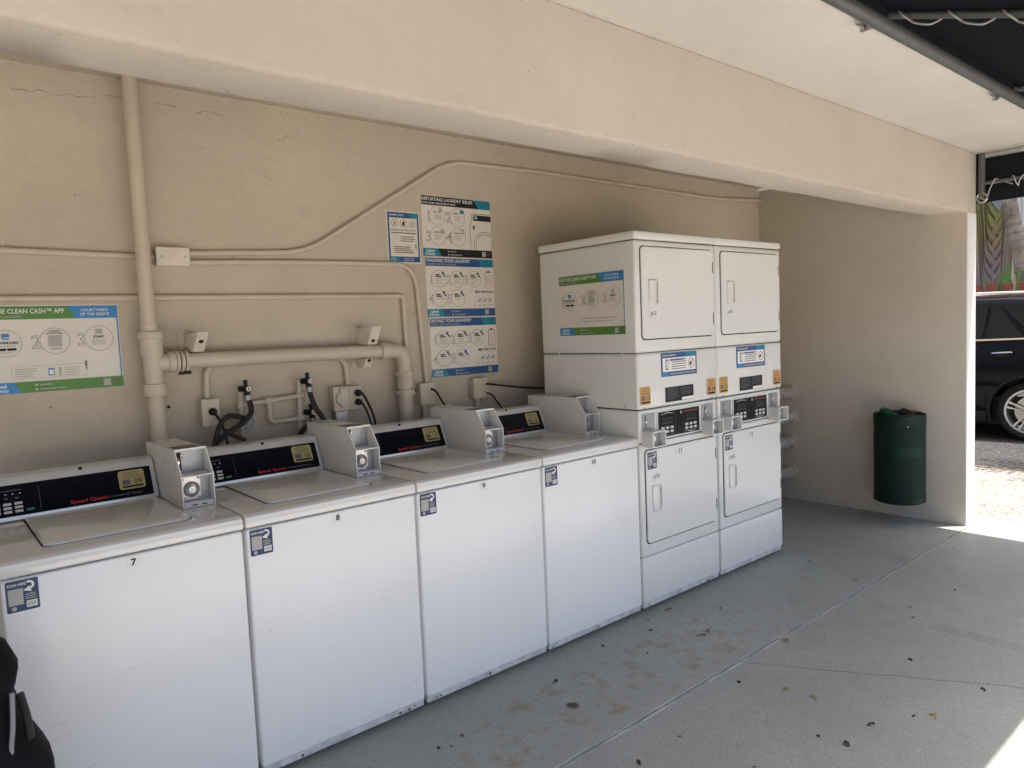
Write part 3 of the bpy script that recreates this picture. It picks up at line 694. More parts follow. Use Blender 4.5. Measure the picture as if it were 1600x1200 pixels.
        for i in range(4):
            u = W-.145+i*.037; P.ring(u, .090, .017, .001, lgrey, 2, n=20); P.bars(u-.013, u+.014, .061, 2, .006, .0025, lgrey, 3, .2)
            if i: P.line((u-.008, .083), (u+.009, .098), .004, (dblue, greypr, blackpr)[i-1], 3, 'icon'); P.ring(u-.002, .086, .006, .002, greypr, 3, 'icon', n=10)
        footer(P, W, h, dblue, teal)
    else:
        P.rect(.006, W-.006, .006, H-.006, dblue, 1, 'border'); P.rect(.016, W-.016, .034, H-.034, paper, 2, 'panel'); P.poly(((W*.68, H-.006), (W-.006, H-.006), (W-.006, H-.034), (W*.72, H-.034)), teal, 2, 'header_band'); P.rect(.006, W*.36, .006, .034, teal, 2, 'footer_band')
        P.text('LAUNDRY SAFETY', .014, H-.025, .010, white_p, 3, fit=W*.46, bold=.010); P.text('Caldwell', .016, .021, .006, white_p, 3); P.text('& Gregory', .014, .011, .006, white_p, 3); P.bars(.09, .16, .022, 2, .009, .003, lgrey, 3)
        for i in range(3):
            u = .047+i*.053; P.ring(u, H-.062, .021, .0022, greypr, 3); P.line((u-.014, H-.076), (u+.014, H-.048), .0022, redpr, 4); P.rr(u-.008, u+.008, H-.074, H-.052, .005, (lgrey, blackpr, lgrey)[i], 3, 'icon')
        P.text('PLEASE DO NOT WASH OR DRY', W/2, H-.100, .0085, blackpr, 3, 'c', .012, fit=W*.76); P.bars(.024, W-.024, H-.114, 1, .01, .0055, greypr, 3, 0)
        P.ring(.046, H-.142, .021, .0012, lgrey, 3); P.ring(.048, H-.140, .009, .002, lgrey, 3, n=14); P.bars(.078, W-.026, H-.132, 3, .011, .0045, greypr, 3, .15)
        a, c, d, e = .028, W-.030, .050, .092
        for q in (((a, d), (c, d)), ((c, d), (c, e)), ((c, e), (a, e)), ((a, e), (a, d))): P.line(*q, .0012, lgrey, 3)
        P.bars(a+.008, c-.008, e-.011, 4, .0095, .0045, greypr, 3, .2); P.rect(c-.003, c+.003, e-.012, e+.008, blackpr, 4); P.rect(c-.003, c+.003, e-.022, e-.016, blackpr, 4)
    P.done(); return t
yp = YW-.0032
poster('green and blue clean cash app poster on the back wall above the nearest washer', (-2.560, yp, 1.3125), .4595, .3285, 'app')
poster('small blue bordered laundry safety notice beside the column of three posters', (-.8395, yp, 1.841), .199, .266, 'safety')
poster('poster headed reporting laundry issues, top of the column of three on the wall', (-.6245, yp, 1.8835), .4665, .3205, 'report')
poster('poster headed washing your laundry, middle of the column of three on the wall', (-.6165, yp, 1.5585), .4625, .3225, 'wash')
poster('poster headed drying your laundry, lowest of the column of three on the wall', (-.6085, yp, 1.2325), .4590, .3235, 'dry')
poster('green and blue clean cash app poster stuck on the side of the stacked dryers', (-.0026+.002, .535, 1.426), .47, .324, 'app', -math.pi/2)

# ================================================================= PIPES AND CONDUITS
py = .845
dr = thing('drain_pipe', 'thick cream painted drain pipe with tee, level branch and elbow on the back wall', 'pipe', (0, 0, 0))
b = nb(); tube(b, [(-2.007, py, 2.60), (-2.007, py, 2.2), (-2.008, py, 1.53)], .0285, 20); build('riser', b, pipem, dr)
b = nb(); tube(b, [(-2.006, py, 1.525), (-2.006, py, 1.56)], .033, 20); build('collar', b, pipem, dr)
b = nb(); disc(b, (-2.003, py, 1.10), (0, 0, 1), ((0, .425), (.030, .425), (.047, .424), (.048, .418), (.048, .398), (.043, .396), (.042, .335), (.036, .318), (.035, .215), (.044, .213), (.045, .165), (.036, .163)), 26)
disc(b, (-2.003, py, 1.399), (1, 0, 0), ((.02, 0), (.034, .01), (.034, .055), (.042, .058), (.043, .082), (.036, .084)), 24); build('tee_fitting', b, pipem, dr, sharp=50)
for x, r in ((-1.912, .044), (-1.894, .0425), (-1.877, .0445)):
    b = nb(); disc(b, (x, py, 1.400), (1, 0, 0), ((.03, -.007), (r, -.006), (r, .006), (.03, .007)), 24); build('clamp_band', b, pipem, dr, sharp=50)
b = nb(); disc(b, (-1.874, py-.012, 1.352), (1, 0, 0), ((0, -.012), (.008, -.012), (.008, .012), (0, .012)), 6); disc(b, (-1.899, py-.012, 1.350), (1, 0, 0), ((0, -.01), (.007, -.01), (.007, .01), (0, .01)), 6); build('clamp_bolt', b, jointm, dr)
b = nb(); tube(b, [(-2.0, py, 1.30), (-1.998, py, .02)], .0305, 20); build('lower_riser', b, pipem, dr)
b = nb(); tube(b, [(-2.0, py, 1.215), (-2.0, py, 1.24)], .0345, 20); build('collar', b, pipem, dr)
b = nb(); disc(b, (-1.962, py, 1.215), (1, -.3, 0), ((0, 0), (.006, 0), (.006, .01), (0, .012)), 8); build('clamp_bolt', b, jointm, dr)
b = nb(); tube(b, [(-1.88, py, 1.4005), (-1.4, py, 1.398), (-.93, py, 1.393)], .0325, 20); build('branch_pipe', b, pipem, dr)
b = nb(); tube(b, round_path([(-.955, py, 1.393), (-.82, py, 1.393), (-.82, py, 1.205)], .11, 12), .037, 20); build('elbow', b, pipem, dr)
b = nb(); tube(b, [(-.957, py, 1.393), (-.918, py, 1.393)], .0425, 22); build('collar', b, pipem, dr)
for z, hgt, r in ((1.268, .022, .0455), (1.222, .05, .043), (1.176, .024, .048)):
    b = nb(); tube(b, [(-.821, py, z-hgt/2), (-.821, py, z+hgt/2)], r, 22); build('collar', b, pipem, dr)
b = nb(); disc(b, (-.775, py-.01, 1.178), (1, -.2, 0), ((0, 0), (.006, 0), (.006, .01), (0, .012)), 8); build('clamp_bolt', b, jointm, dr)
b = nb(); tube(b, [(-.821, py, 1.22), (-.822, py, .02)], .036, 20); build('drop_pipe', b, pipem, dr)

def conduit(label, path, r, clips=(), rad=.06, extra=None):
    t = thing('conduit', label, 'conduit', (0, 0, 0), group='painted conduits on the back wall')
    b = nb(); tube(b, round_path([(x, yy, z) for x, yy, z in path], rad, 8), r, 12); build('pipe', b, condm, t)
    for x, z, vert in clips:
        b = nb()
        if vert: tube(b, [(x, YW-r, z-.006), (x, YW-r, z+.006)], r*1.25, 12); box(b, x-r*2.6, x-r, YW-.003, YW-.0002, z-.007, z+.007)
        else: tube(b, [(x-.006, YW-r, z), (x+.006, YW-r, z)], r*1.25, 12); box(b, x-.007, x+.007, YW-.003, YW-.0002, z+r, z+r*2.8)
        build('strap', b, condm, t)
    return t
c_ = .900; r_ = .0125
conduit('thin painted conduit entering the junction box from the left edge of the wall', [(-4.5, c_, 1.85), (-2.472, c_, 1.841), (-1.955, c_, 1.832)], r_, ((-2.46, 1.841, 0),))
conduit('painted conduit climbing diagonally from the junction box up over the posters to the corner', [(-1.82, c_, 1.852), (-1.29, c_, 1.876), (-.44, c_, 2.392), (.264, c_, 2.408), (2.05, c_, 2.402), (2.674, c_, 2.442)], r_, ((-1.62, 1.861, 0), (1.1, 2.405, 0)), .12)
conduit('painted conduit running from the junction box, then bending down to an outlet beside the posters', [(-1.823, c_, 1.814), (-1.381, c_, 1.827), (-.690, c_, 1.836), (-.672, c_, 1.5), (-.652, c_, 1.18)], r_, ((-1.62, 1.822, 0), (-.672, 1.55, 1)), .13)
conduit('lowest long painted conduit, turning down square above the drain elbow', [(-4.5, c_, 1.655), (-2.2, c_, 1.665), (-.771, c_, 1.670), (-.765, c_, 1.08)], r_, ((-1.93, 1.666, 0), (-1.29, 1.668, 0), (-.768, 1.55, 1)), .022)
conduit('short curved conduit dropping from behind the drain branch to the left outlet', [(-1.62, .902, 1.392), (-1.782, .898, 1.385), (-1.786, .896, 1.235)], .0125, (), .11)
conduit('short curved conduit dropping from behind the drain branch to the paired outlets', [(-1.30, .902, 1.375), (-1.122, .898, 1.372), (-1.118, .896, 1.238)], .0125, (), .09)

def outlet_plate(t, x, y, z):
    b = nb(); disc(b, (x, y, z), (0, -1, 0), ((.017, 0), (.017, .004), (.014, .006), (0, .006)), 18); build('receptacle', b, condm, t)
jb = thing('junction_box', 'rectangular cream junction box where the conduits meet beside the drain pipe', 'electrical box', (0, 0, 0))
b = nb(); box(b, -1.950, -1.826, .868, YW-.0004, 1.797, 1.868, .003, 2); build('body', b, condm, jb)
b = nb(); box(b, -1.954, -1.823, .862, .8675, 1.794, 1.871, .002, 1); build('cover', b, flat('cover_paint', (.68, .62, .52), .45), jb)
for x in (-1.935, -1.842): b = nb(); disc(b, (x, .8618, 1.833), (0, -1, 0), ((.004, 0), (.004, .0015), (0, .002)), 8); build('screw', b, greypl, jb)
def outlet(label, x0, x1, z0, z1, depth, pos, lower=0):
    t = thing('outlet_box', label, 'electrical outlet', (0, 0, 0), group='outlet boxes behind the washers')
    b = nb(); box(b, x0, x1, YW-depth, YW-.0004, z0, z1, .004, 2); build('body', b, condm, t)
    b = nb(); box(b, x0-.003, x1+.003, YW-depth-.005, YW-depth-.0004, z0-.003, z1+.003, .002, 1); build('cover', b, condm, t)
    for px_, pz in pos: outlet_plate(t, px_, YW-depth-.0052, pz)
    if lower:
        b = nb(); tube(b, [((x0+x1)/2-.01, YW-.02, z0+.001), ((x0+x1)/2-.01, YW-.02, .9)], .014, 10); build('stub_conduit', b, condm, t)
    return t
o1 = outlet('single outlet box with a black plug behind washer 8, left of the hoses', -1.818, -1.750, 1.114, 1.228, .05, ((-1.780, 1.176),))
o2 = outlet('paired outlet box with round hinged cover behind washer 9, below the drain branch', -1.213, -1.135, 1.118, 1.230, .055, ())
b = nb(); disc(b, (-1.170, YW-.0605, 1.176), (0, -1, 0), ((.036, 0), (.036, .006), (.033, .010), (0, .010)), 26); box(b, -1.186, -1.154, YW-.073, YW-.0606, 1.135, 1.226, .003, 1); build('hinged_cover', b, condm, o2)
b = nb(); box(b, -1.124, -1.058, YW-.045, YW-.0004, 1.112, 1.230, .004, 2); build('second_box', b, condm, o2)
for z in (1.195, 1.150): outlet_plate(o2, -1.085, YW-.0455, z)
b = nb(); box(b, -1.205, -1.14, YW-.05, YW-.001, 1.03, 1.1145, .003, 1); build('grey_box', b, greypl, o2)
o3 = outlet('outlet box with two sockets below the laundry posters, beside the drain drop pipe', -.713, -.626, 1.098, 1.207, .045, ((-.655, 1.176), (-.652, 1.130)), 1)
o4 = outlet('outlet box with two sockets nearest the stacked dryers', -.364, -.262, 1.098, 1.207, .045, ((-.284, 1.174), (-.281, 1.124)), 1)
def cable(name, label, cat, path, r, mat, plug=None):
    t = thing(name, label, cat, (0, 0, 0))
    b = nb(); tube(b, smooth_path(path), r, 8); build('cable' if cat == 'cord' else 'hose', b, mat, t)
    if plug: b = nb(); disc(b, plug, (0, -1, 0), ((0, 0), (.017, 0), (.016, .016), (.010, .024), (0, .026)), 14); build('plug', b, rubber, t)
    return t
cable('power_cord', 'black power cord plugged into the single outlet behind washer 8', 'cord', [(-1.780, .845, 1.174), (-1.768, .825, 1.148), (-1.757, .80, 1.10), (-1.75, .78, 1.03), (-1.75, .76, .95)], .0055, rubber, (-1.780, YW-.057, 1.176))
cable('power_cord', 'black power cord from the upper socket of the paired outlet, behind washer 9', 'cord', [(-1.084, .86, 1.197), (-1.072, .835, 1.19), (-1.052, .82, 1.14), (-1.036, .80, 1.07), (-1.03, .78, .95)], .006, rubber, (-1.085, YW-.053, 1.195))
cable('power_cord', 'black power cord from the lower socket of the paired outlet, behind washer 9', 'cord', [(-1.086, .86, 1.152), (-1.078, .835, 1.145), (-1.064, .82, 1.11), (-1.056, .80, 1.05), (-1.05, .78, .95)], .005, rubber, (-1.085, YW-.053, 1.150))
cable('power_cord', 'black power cord drooping from the outlet under the laundry posters', 'cord', [(-.655, .86, 1.178), (-.642, .835, 1.165), (-.622, .82, 1.12), (-.605, .80, 1.07), (-.6, .78, .95)], .0055, rubber, None)
cable('power_cord', 'black power cord stretching level from an outlet to the stacked dryers', 'cord', [(-.284, .86, 1.174), (-.255, .835, 1.170), (-.158, .83, 1.153), (-.013, .83, 1.131), (.13, .83, 1.119), (.3, .82, 1.14), (.42, .80, 1.16)], .0055, rubber, None)
cable('power_cord', 'black power cord hanging from the outlet nearest the stacked dryers to washer 10', 'cord', [(-.281, .86, 1.124), (-.265, .835, 1.11), (-.247, .82, 1.078), (-.225, .80, 1.03), (-.22, .78, .95)], .005, rubber, None)
# water supply with hose valves
sup = thing('water_supply_pipe', 'thin cream painted water pipes linking the two pairs of hose valves', 'pipe', (0, 0, 0))
ys_ = .885
for pth in ([(-1.645, ys_, 1.275), (-1.648, ys_, 1.0)], [(-1.372, ys_, 1.28), (-1.378, ys_, 1.0)], [(-1.648, ys_, 1.190), (-1.52, ys_, 1.196), (-1.374, ys_, 1.206)], [(-1.522, ys_, 1.196), (-1.520, ys_, 1.096), (-1.376, ys_, 1.100)]):
    b = nb(); tube(b, round_path(pth, .03, 6), .0115 if pth[0][0] != pth[-1][0] else .0165, 12); build('pipe', b, condm, sup)
for x, z in ((-1.646, 1.19), (-1.374, 1.206), (-1.522, 1.196), (-1.378, 1.1)):
    b = nb(); tube(b, [(x-.018, ys_, z), (x+.018, ys_, z)], .017, 12); build('fitting', b, condm, sup)
def valve(label, x, z, handle='lever'):
    t = thing('hose_valve', label, 'valve', (0, 0, 0), group='hose valves behind washer 8')
    b = nb(); tube(b, [(x-.012, ys_-.015, z), (x+.005, ys_-.045, z)], .014, 10); tube(b, [(x+.005, ys_-.045, z+.012), (x+.008, ys_-.045, z-.032)], .0135, 10); build('body', b, blackp, t)
    b = nb(); tube(b, [(x+.008, ys_-.045, z-.028), (x+.010, ys_-.046, z-.050)], .0165, 10); build('coupling', b, greypl, t)
    b = nb(); box(b, x-.006, x+.012, ys_-.05, ys_-.038, z+.010, z+.040, .003, 1); build('lever', b, blackp, t)
    b = nb(); disc(b, (x+.008, ys_-.058, z), (.3, -1, 0), ((.006, 0), (.0105, .001), (.0105, .004), (.005, .004), (.005, .001)), 14); build('retaining_ring', b, rim, t)
valve('black lever valve at the top of the left water pipe behind washer 8', -1.640, 1.262)
valve('black lever valve at the top of the right water pipe behind washer 8', -1.352, 1.274)
valve('black lever valve low on the right water pipe, half behind the coin box', -1.345, 1.128)
hw = thing('hand_wheel_valve', 'pale blue round hand wheel valve low on the left water pipe', 'valve', (0, 0, 0))
wc = Vector((-1.640, .83, 1.116)); ax = Vector((.25, -1, .1)).normalized()
bluew = flat('faded_blue_wheel', (.22, .28, .33), .5, var=.2)
b = nb(); u = ax.cross(Vector((0, 0, 1))).normalized(); v = ax.cross(u)
tube(b, [wc+.026*(u*math.cos(2*math.pi*k/24)+v*math.sin(2*math.pi*k/24)) for k in range(25)], .0042, 8)
for k in range(5): a = 2*math.pi*k/5; tube(b, [wc, wc+.026*(u*math.cos(a)+v*math.sin(a))], .0032, 6)
disc(b, wc, ax, ((0, -.006), (.008, -.006), (.008, .006), (0, .007)), 12); build('wheel', b, bluew, hw)
b = nb(); tube(b, [wc-ax*.05, wc], .007, 8); build('stem', b, blackp, hw)
cable('supply_hose', 'dark rubber hose curving from the upper left valve down behind washer 8', 'hose', [(-1.630, .838, 1.215), (-1.624, .832, 1.19), (-1.630, .82, 1.155), (-1.668, .81, 1.122), (-1.74, .80, 1.082), (-1.80, .79, 1.04), (-1.82, .78, .95)], .0125, hosem)
cable('supply_hose', 'dark rubber hose arching over to the left and down behind washer 8', 'hose', [(-1.640, .86, 1.13), (-1.69, .82, 1.148), (-1.735, .81, 1.152), (-1.768, .80, 1.125), (-1.79, .79, 1.08), (-1.81, .78, 1.02), (-1.815, .77, .95)], .0115, hosem)
cable('supply_hose', 'dark rubber hose from the upper right valve slanting down behind the coin box', 'hose', [(-1.342, .838, 1.228), (-1.338, .83, 1.19), (-1.322, .82, 1.14), (-1.30, .80, 1.09), (-1.28, .78, 1.0)], .0125, hosem)
cable('supply_hose', 'dark rubber hose from the low right valve slanting left behind washer 8', 'hose', [(-1.338, .838, 1.082), (-1.36, .82, 1.075), (-1.40, .80, 1.06), (-1.43, .79, 1.02), (-1.45, .78, .95)], .0125, hosem)
b = nb(); tube(b, [(-1.735, .84, 1.083), (-1.70, .83, 1.062), (-1.66, .82, 1.04)], .010, 8); box(b, -1.745, -1.728, .83, .85, 1.072, 1.098, .002, 1)
sp = tag(build('hose_bib', b, flat('dark_brass', (.09, .06, .04), .5, .5), None), 'small dark brass tap with a brass end low behind washer 8', 'tap')
# wedge brackets
def bracket(label, x0, w, zt, zb, yt, yb_, hz):
    t = thing('wall_bracket', label, 'bracket', (0, 0, 0), group='wedge brackets on the drain branch')
    b = nb(); prism(b, [(YW-.0004, zt), (yt, zt), (yb_, zb), (YW-.0004, zb)], 'x', x0, x0+w, .003); build('body', b, flat('bracket_paint', (.66, .60, .51), .5), t)
    f = (hz-zb)/(zt-zb); yy = yb_+(yt-yb_)*f; n_ = Vector((0, -(zt-zb), -(yb_-yt))).normalized()
    b = nb(); disc(b, Vector((x0+w/2, yy, hz))+n_*.0004, n_, ((.010, -.001), (.010, .0006), (0, .0006)), 14); build('hole', b, gapm, t)
    b = nb(); box(b, x0-.02, x0+w+.02, YW-.004, YW-.0005, zb-.004, zt+.006, .001, 1); build('wall_plate', b, condm, t)
bracket('wedge shaped metal bracket above the left end of the drain branch', -1.858, .046, 1.516, 1.436, .72, .80, 1.478)
bracket('wedge shaped metal bracket above the right end of the drain branch', -1.052, .052, 1.515, 1.430, .74, .795, 1.447)
bracket('small wedge shaped metal bracket under the right end of the drain branch', -1.060, .040, 1.362, 1.318, .80, .835, 1.352)

# ================================================================= DRYER DUCTS on the end wall
foil = flat('grey_painted_duct', (.40, .375, .33), .5, .1, .18, 20, .3, 40)
for i, z in enumerate((.872, .672, .470, .218)):
    lab = ['highest of the four grey dryer vent ducts entering the end wall', 'second dryer vent duct from the top at the end wall', 'third dryer vent duct from the top at the end wall', 'lowest of the four grey dryer vent ducts entering the end wall'][i]
    t = thing('vent_duct', lab, 'duct', (0, 0, 0), group='dryer vent ducts')
    pth = smooth_path([(1.05, .81, z+.02), (1.6, .81, z+.03), (2.15, .79, z+.02), (2.45, .70, z), (2.62, .665, z), (XR+.01, .66, z)], 16)
    rr = [.051+.004*(k % 2) for k in range(len(pth))]
    b = nb(); tube(b, pth, rr, 18); build('duct', b, foil, t)
    b = nb(); disc(b, (XR-.001, .66, z), (-1, 0, 0), ((.05, 0), (.062, .0), (.062, .012), (.052, .014)), 22); build('collar', b, condm, t)

# ================================================================= LITTER BIN on the end wall
def perf():
    m, nt, b = nodes('green_perforated_steel'); tc = N(nt, 'ShaderNodeUVMap'); 
    vo = N(nt, 'ShaderNodeTexVoronoi'); vo.inputs['Scale'].default_value = 1; vo.inputs['Randomness'].default_value = 0
    sx = N(nt, 'ShaderNodeMapping'); sx.inputs['Scale'].default_value = (66, 66, 1); sx.inputs['Rotation'].default_value = (0, 0, R(45)); nt.links.new(tc.outputs[0], sx.inputs[0]); nt.links.new(sx.outputs[0], vo.inputs[0])
    c = ramp(nt, vo.outputs['Distance'], ((.27, (.026, .040, .036)), (.37, (.003, .017, .012))))
    nt.links.new(c, b.inputs['Base Color']); b.inputs['Roughness'].default_value = .5; b.inputs['Specular IOR Level'].default_value = .15
    bump(nt, b, ramp(nt, vo.outputs['Distance'], ((.28, (0, 0, 0)), (.36, (1, 1, 1)))), .8, .003); return m
bing = flat('green_bin_enamel', (.003, .020, .014), .45, var=.1)
bx, by, br, bz0, bz1 = XR-.172, -.243, .162, .155, .775
bn = thing('litter_bin', 'dark green perforated metal litter bin mounted on the end wall', 'litter bin', (bx, by, 0))
b = nb(); seg = 48; uvl = b.loops.layers.uv.new('UVMap'); A = []; B = []
for k in range(seg+1):
    a = 2*math.pi*k/seg; A.append(b.verts.new((br*math.cos(a), br*math.sin(a), bz0+.05))); B.append(b.verts.new((br*math.cos(a), br*math.sin(a), bz1-.06)))
for k in range(seg):
    f = b.faces.new((A[k], A[k+1], B[k+1], B[k]))
    for lp, (s_, h_) in zip(f.loops, ((k, 0), (k+1, 0), (k+1, 1), (k, 1))): lp[uvl].uv = (s_/seg*2*math.pi*br, h_*(bz1-bz0-.11))
bmesh.ops.remove_doubles(b, verts=b.verts, dist=1e-6); build('perforated_shell', b, perf(), bn)
b = nb(); disc(b, (0, 0, 0), (0, 0, 1), ((0, bz0), (br-.01, bz0), (br+.003, bz0+.008), (br+.003, bz0+.052)), 48); build('base_band', b, bing, bn)
b = nb(); disc(b, (0, 0, 0), (0, 0, 1), ((br+.003, bz1-.065), (br+.003, bz1-.004), (br, bz1), (br-.006, bz1-.004), (br-.008, bz1-.12)), 48); build('rim_band', b, bing, bn)
b = nb(); disc(b, (0, 0, 0), (0, 0, 1), ((br-.012, bz0+.02), (br-.012, bz1-.1), (br-.010, bz1+.004), (br-.03, bz1-.03), (.05, bz1-.09), (0, bz1-.085)), 40)
for v_ in b.verts:
    v_.co += Vector((mnoise.noise(v_.co*18), mnoise.noise(v_.co*18+Vector((5, 0, 0))), .7*mnoise.noise(v_.co*14)))*.012*(1 if v_.co.z > bz1-.11 else .2)
build('bin_liner', b, flat('black_bin_bag', (.012, .013, .014), .3), bn)
b = nb(); n_ = 14
for k in range(n_):
    a0 = R(187+78*k/n_); a1 = R(187+78*(k+1)/n_); rr = br+.0025
    q = [b.verts.new((rr*math.cos(a), rr*math.sin(a), z)) for a, z in ((a0, .485), (a1, .485), (a1, .555), (a0, .555))]; b.faces.new(q)
bmesh.ops.remove_doubles(b, verts=b.verts, dist=1e-5); build('name_panel', b, flat('green_panel', (.006, .030, .020), .5), bn)
for sgn in (-.10, .10):
    b = nb(); box(b, .10, .1715, sgn-.012, sgn+.012, .60, .66, .002, 1); build('wall_mount', b, bing, bn)
b = nb(); disc(b, (-.125, -.105, .700), (-.77, -.64, 0), ((.004, 0), (.004, .003), (0, .004)), 8); build('rivet', b, steel, bn)
def garbage(name, label, cat, prof, loc, axis, mat):
    b = nb(); disc(b, (0, 0, 0), axis, prof, 14); o = build(name, b, mat); o.location = loc; return tag(o, label, cat)
garbage('plastic_bottle', 'crumpled green plastic bottle poking out of the litter bin', 'bottle', ((0, -.06), (.033, -.055), (.034, .03), (.022, .055), (.018, .058), (.018, .075), (0, .076)), (bx-.04, by+.045, bz1-.012), (-.35, .6, .55), flat('green_bottle', (.012, .07, .028), .25))
garbage('drink_can', 'dark red drink can on top of the litter bin', 'can', ((0, -.05), (.028, -.05), (.033, -.044), (.033, .044), (.028, .05), (0, .047)), (bx+.0, by-.055, bz1-.004), (.2, .9, .25), flat('dark_red_can', (.022, .010, .010), .4, .2))
b = nb(); box(b, -.028, .028, -.018, .018, -.012, .012, .008, 2); o = build('paper_cup_lid', b, white_p); o.location = (bx-.100, by+.055, bz1-.025); o.rotation_euler = (.2, .3, -.6); tag(o, 'small white crumpled paper piece lying in the litter bin', 'paper scrap')

# ================================================================= AWNINGS
canvas = flat('dark_navy_canvas', (.009, .012, .018), .85, var=.2, bmp=.3, bscale=300)
galv = flat('galvanised_frame', (.13, .135, .135), .5, .4, .15, 30)
ropem = flat('white_rope', (.48, .47, .44), .8, var=.1)
SL = .34; YF = -1.85
def zaw(y): return 2.55+SL*(y-YO)
fa = thing('front_awning', 'dark navy canvas awning on a metal frame along the front of the roof edge', 'awning', (0, 0, 0))
b = nb(); tube(b, [(XL, YO-.012, 2.512), (2.87, YO-.012, 2.512)], .026, 14); build('wall_bar', b, galv, fa)
b = nb(); tube(b, [(XL, YF, zaw(YF)), (2.87, YF, zaw(YF))], .018, 10); build('front_bar', b, galv, fa)
b = nb(); nx, ny = 60, 10; g = [[b.verts.new((XL+(2.88-XL)*i/nx, YO-.02+(YF-.02-YO)*j/ny, zaw(YO-.02+(YF-.02-YO)*j/ny)+.014-.008*math.sin(math.pi*j/ny)*abs(math.sin(i*.9)))) for j in range(ny+1)] for i in range(nx+1)]
for i in range(nx):
    for j in range(ny): b.faces.new((g[i][j], g[i+1][j], g[i+1][j+1], g[i][j+1]))
bmesh.ops.solidify(b, geom=b.faces[:], thickness=.003); build('canvas', b, canvas, fa)
b = nb(); box(b, XL, 2.88, YO-.036, YO-.0335, 2.522, 2.60); box(b, XL, 2.88, YO-.033, YO-.002, 2.56, 2.60); build('canvas_flap', b, canvas, fa)
b = nb(); box(b, XL, 2.88, YF-.026, YF-.022, zaw(YF)-.20, zaw(YF)+.02); build('front_valance', b, canvas, fa)
for xr_ in [.014+1.42*k for k in range(-4, 3)]:
    if xr_ > 2.8: continue
    b = nb(); tube(b, [(xr_, YO-.03, zaw(YO)-.015), (xr_, YF+.01, zaw(YF)+.002)], .0125, 10); rb = build('rib', b, galv, fa)
    pts = []; kn = 4
    for k in range(kn):
        for s_ in range(8):
            f = (k+s_/8)/kn; y = YO-.04+(YF+.02-YO+.04)*f; z = zaw(y)-.012; a = 2*math.pi*s_/8
            if s_ < 4: pts.append((xr_+.019*math.cos(a*2), y-.004*s_, z+.019*math.sin(a*2)))
            else: pts.append((xr_-.012, y, z-.020-.006*math.sin(math.pi*(s_-4)/4)))
    b = nb(); tube(b, smooth_path(pts, 3), .0036, 6); build('rope_lacing', b, ropem, rb)
    b = nb(); box(b, xr_-.11, xr_-.02, YO+.010, YO+.038, ZSO-.020, ZSO-.0005, .003, 1); tube(b, [(xr_-.085, YO+.02, ZSO-.015), (xr_-.085, YO+.02, ZSO-.040)], .008, 6); disc(b, (xr_-.085, YO+.02, ZSO-.034), (0, 0, 1), ((0, -.006), (.013, -.006), (.013, .006), (0, .006)), 6); build('bracket', b, steel, rb)
XA = 2.868
ea = thing('end_awning', 'dark canvas side panel laced to a metal frame at the far roof end', 'awning', (0, 0, 0))
b = nb(); tube(b, [(XA, YB-.03, 2.503), (XA, YO-.03, 2.503)], .018, 10); box(b, XA-.012, XA+.012, YB-.02, -1.2, 2.485, 2.5185); build('top_bar', b, flat('weathered_bar', (.42, .41, .38), .5, .3, .2, 20), ea)
b = nb(); tube(b, [(XA-.01, YB-.03, 2.515), (XA-.01, YB-.03, 2.215)], .021, 12); build('upright_bar', b, galv, ea)
b = nb(); tube(b, [(XA-.008, YB-.04, 2.318), (XA-.008, YF, 2.318)], .0125, 10); build('lacing_bar', b, galv, ea)
b = nb(); box(b, XA+.020, XA+.024, YF, YB+.10, 2.195, 2.53); build('canvas', b, canvas, ea)
b = nb(); z0 = 2.22; tube(b, smooth_path([(XA-.03, YB-.025, 2.225), (XA-.035, YB-.055, 2.205), (XA-.02, YB-.065, 2.215), (XA-.02, YB-.075, 2.26), (XA-.022, YB-.10, 2.315), (XA-.02, YB-.115, 2.335), (XA+.012, YB-.14, 2.32), (XA+.015, YB-.20, 2.29)]), .0035, 6)
for k in range(8):
    y = YB-.22-k*.115; tube(b, smooth_path([(XA+.015, y+.03, 2.33), (XA-.022, y+.005, 2.335), (XA-.024, y-.005, 2.30), (XA+.014, y-.012, 2.272)]), .0033, 6); tube(b, smooth_path([(XA+.014, y-.012, 2.272), (XA-.022, y-.03, 2.305), (XA-.02, y-.055, 2.335), (XA+.015, y-.07, 2.33)]), .0033, 6)
build('rope_lacing', b, ropem, ea)
b = nb(); tube(b, [Vector((XA-.022, YB-.035, 2.222))+.030*Vector((0, math.cos(2*math.pi*k/16), math.sin(2*math.pi*k/16))) for k in range(17)], .007, 8); build('ring_fitting', b, steel, ea)

# ================================================================= BLACK BAG at the left edge
bagm = flat('black_nylon', (.003, .0035, .005), .8, var=.3, bmp=.3, bscale=180)
bag = thing('bag', 'black fabric bag with buckle strap standing upright in front of washer 7', 'bag', (-2.86, -.40, 0))
prof = [(0, .21), (.03, .245), (.3, .262), (.48, .277), (.53, .282), (.57, .276), (.62, .253), (.66, .230), (.70, .226), (.735, .217), (.75, .224), (.785, .232), (.82, .219), (.845, .190), (.86, .12), (.862, 0)]
b = nb(); rings = []
for z, r in prof:
    if r == 0: rings.append([b.verts.new((0, 0, z))]); continue
    rings.append([b.verts.new((r*math.copysign(abs(math.cos(a))**.75, math.cos(a)), r*.62*math.copysign(abs(math.sin(a))**.75, math.sin(a)), z+.006*math.sin(3*a))) for a in [2*math.pi*k/28 for k in range(28)]])
for A, B in zip(rings, rings[1:]):
    for k in range(28):
        q = list(dict.fromkeys([A[k % len(A)], A[(k+1) % len(A)], B[(k+1) % len(B)], B[k % len(B)]]))
        if len(q) > 2: b.faces.new(q)
b.faces.new(rings[0][::-1]); build('body', b, bagm, bag, sharp=60)
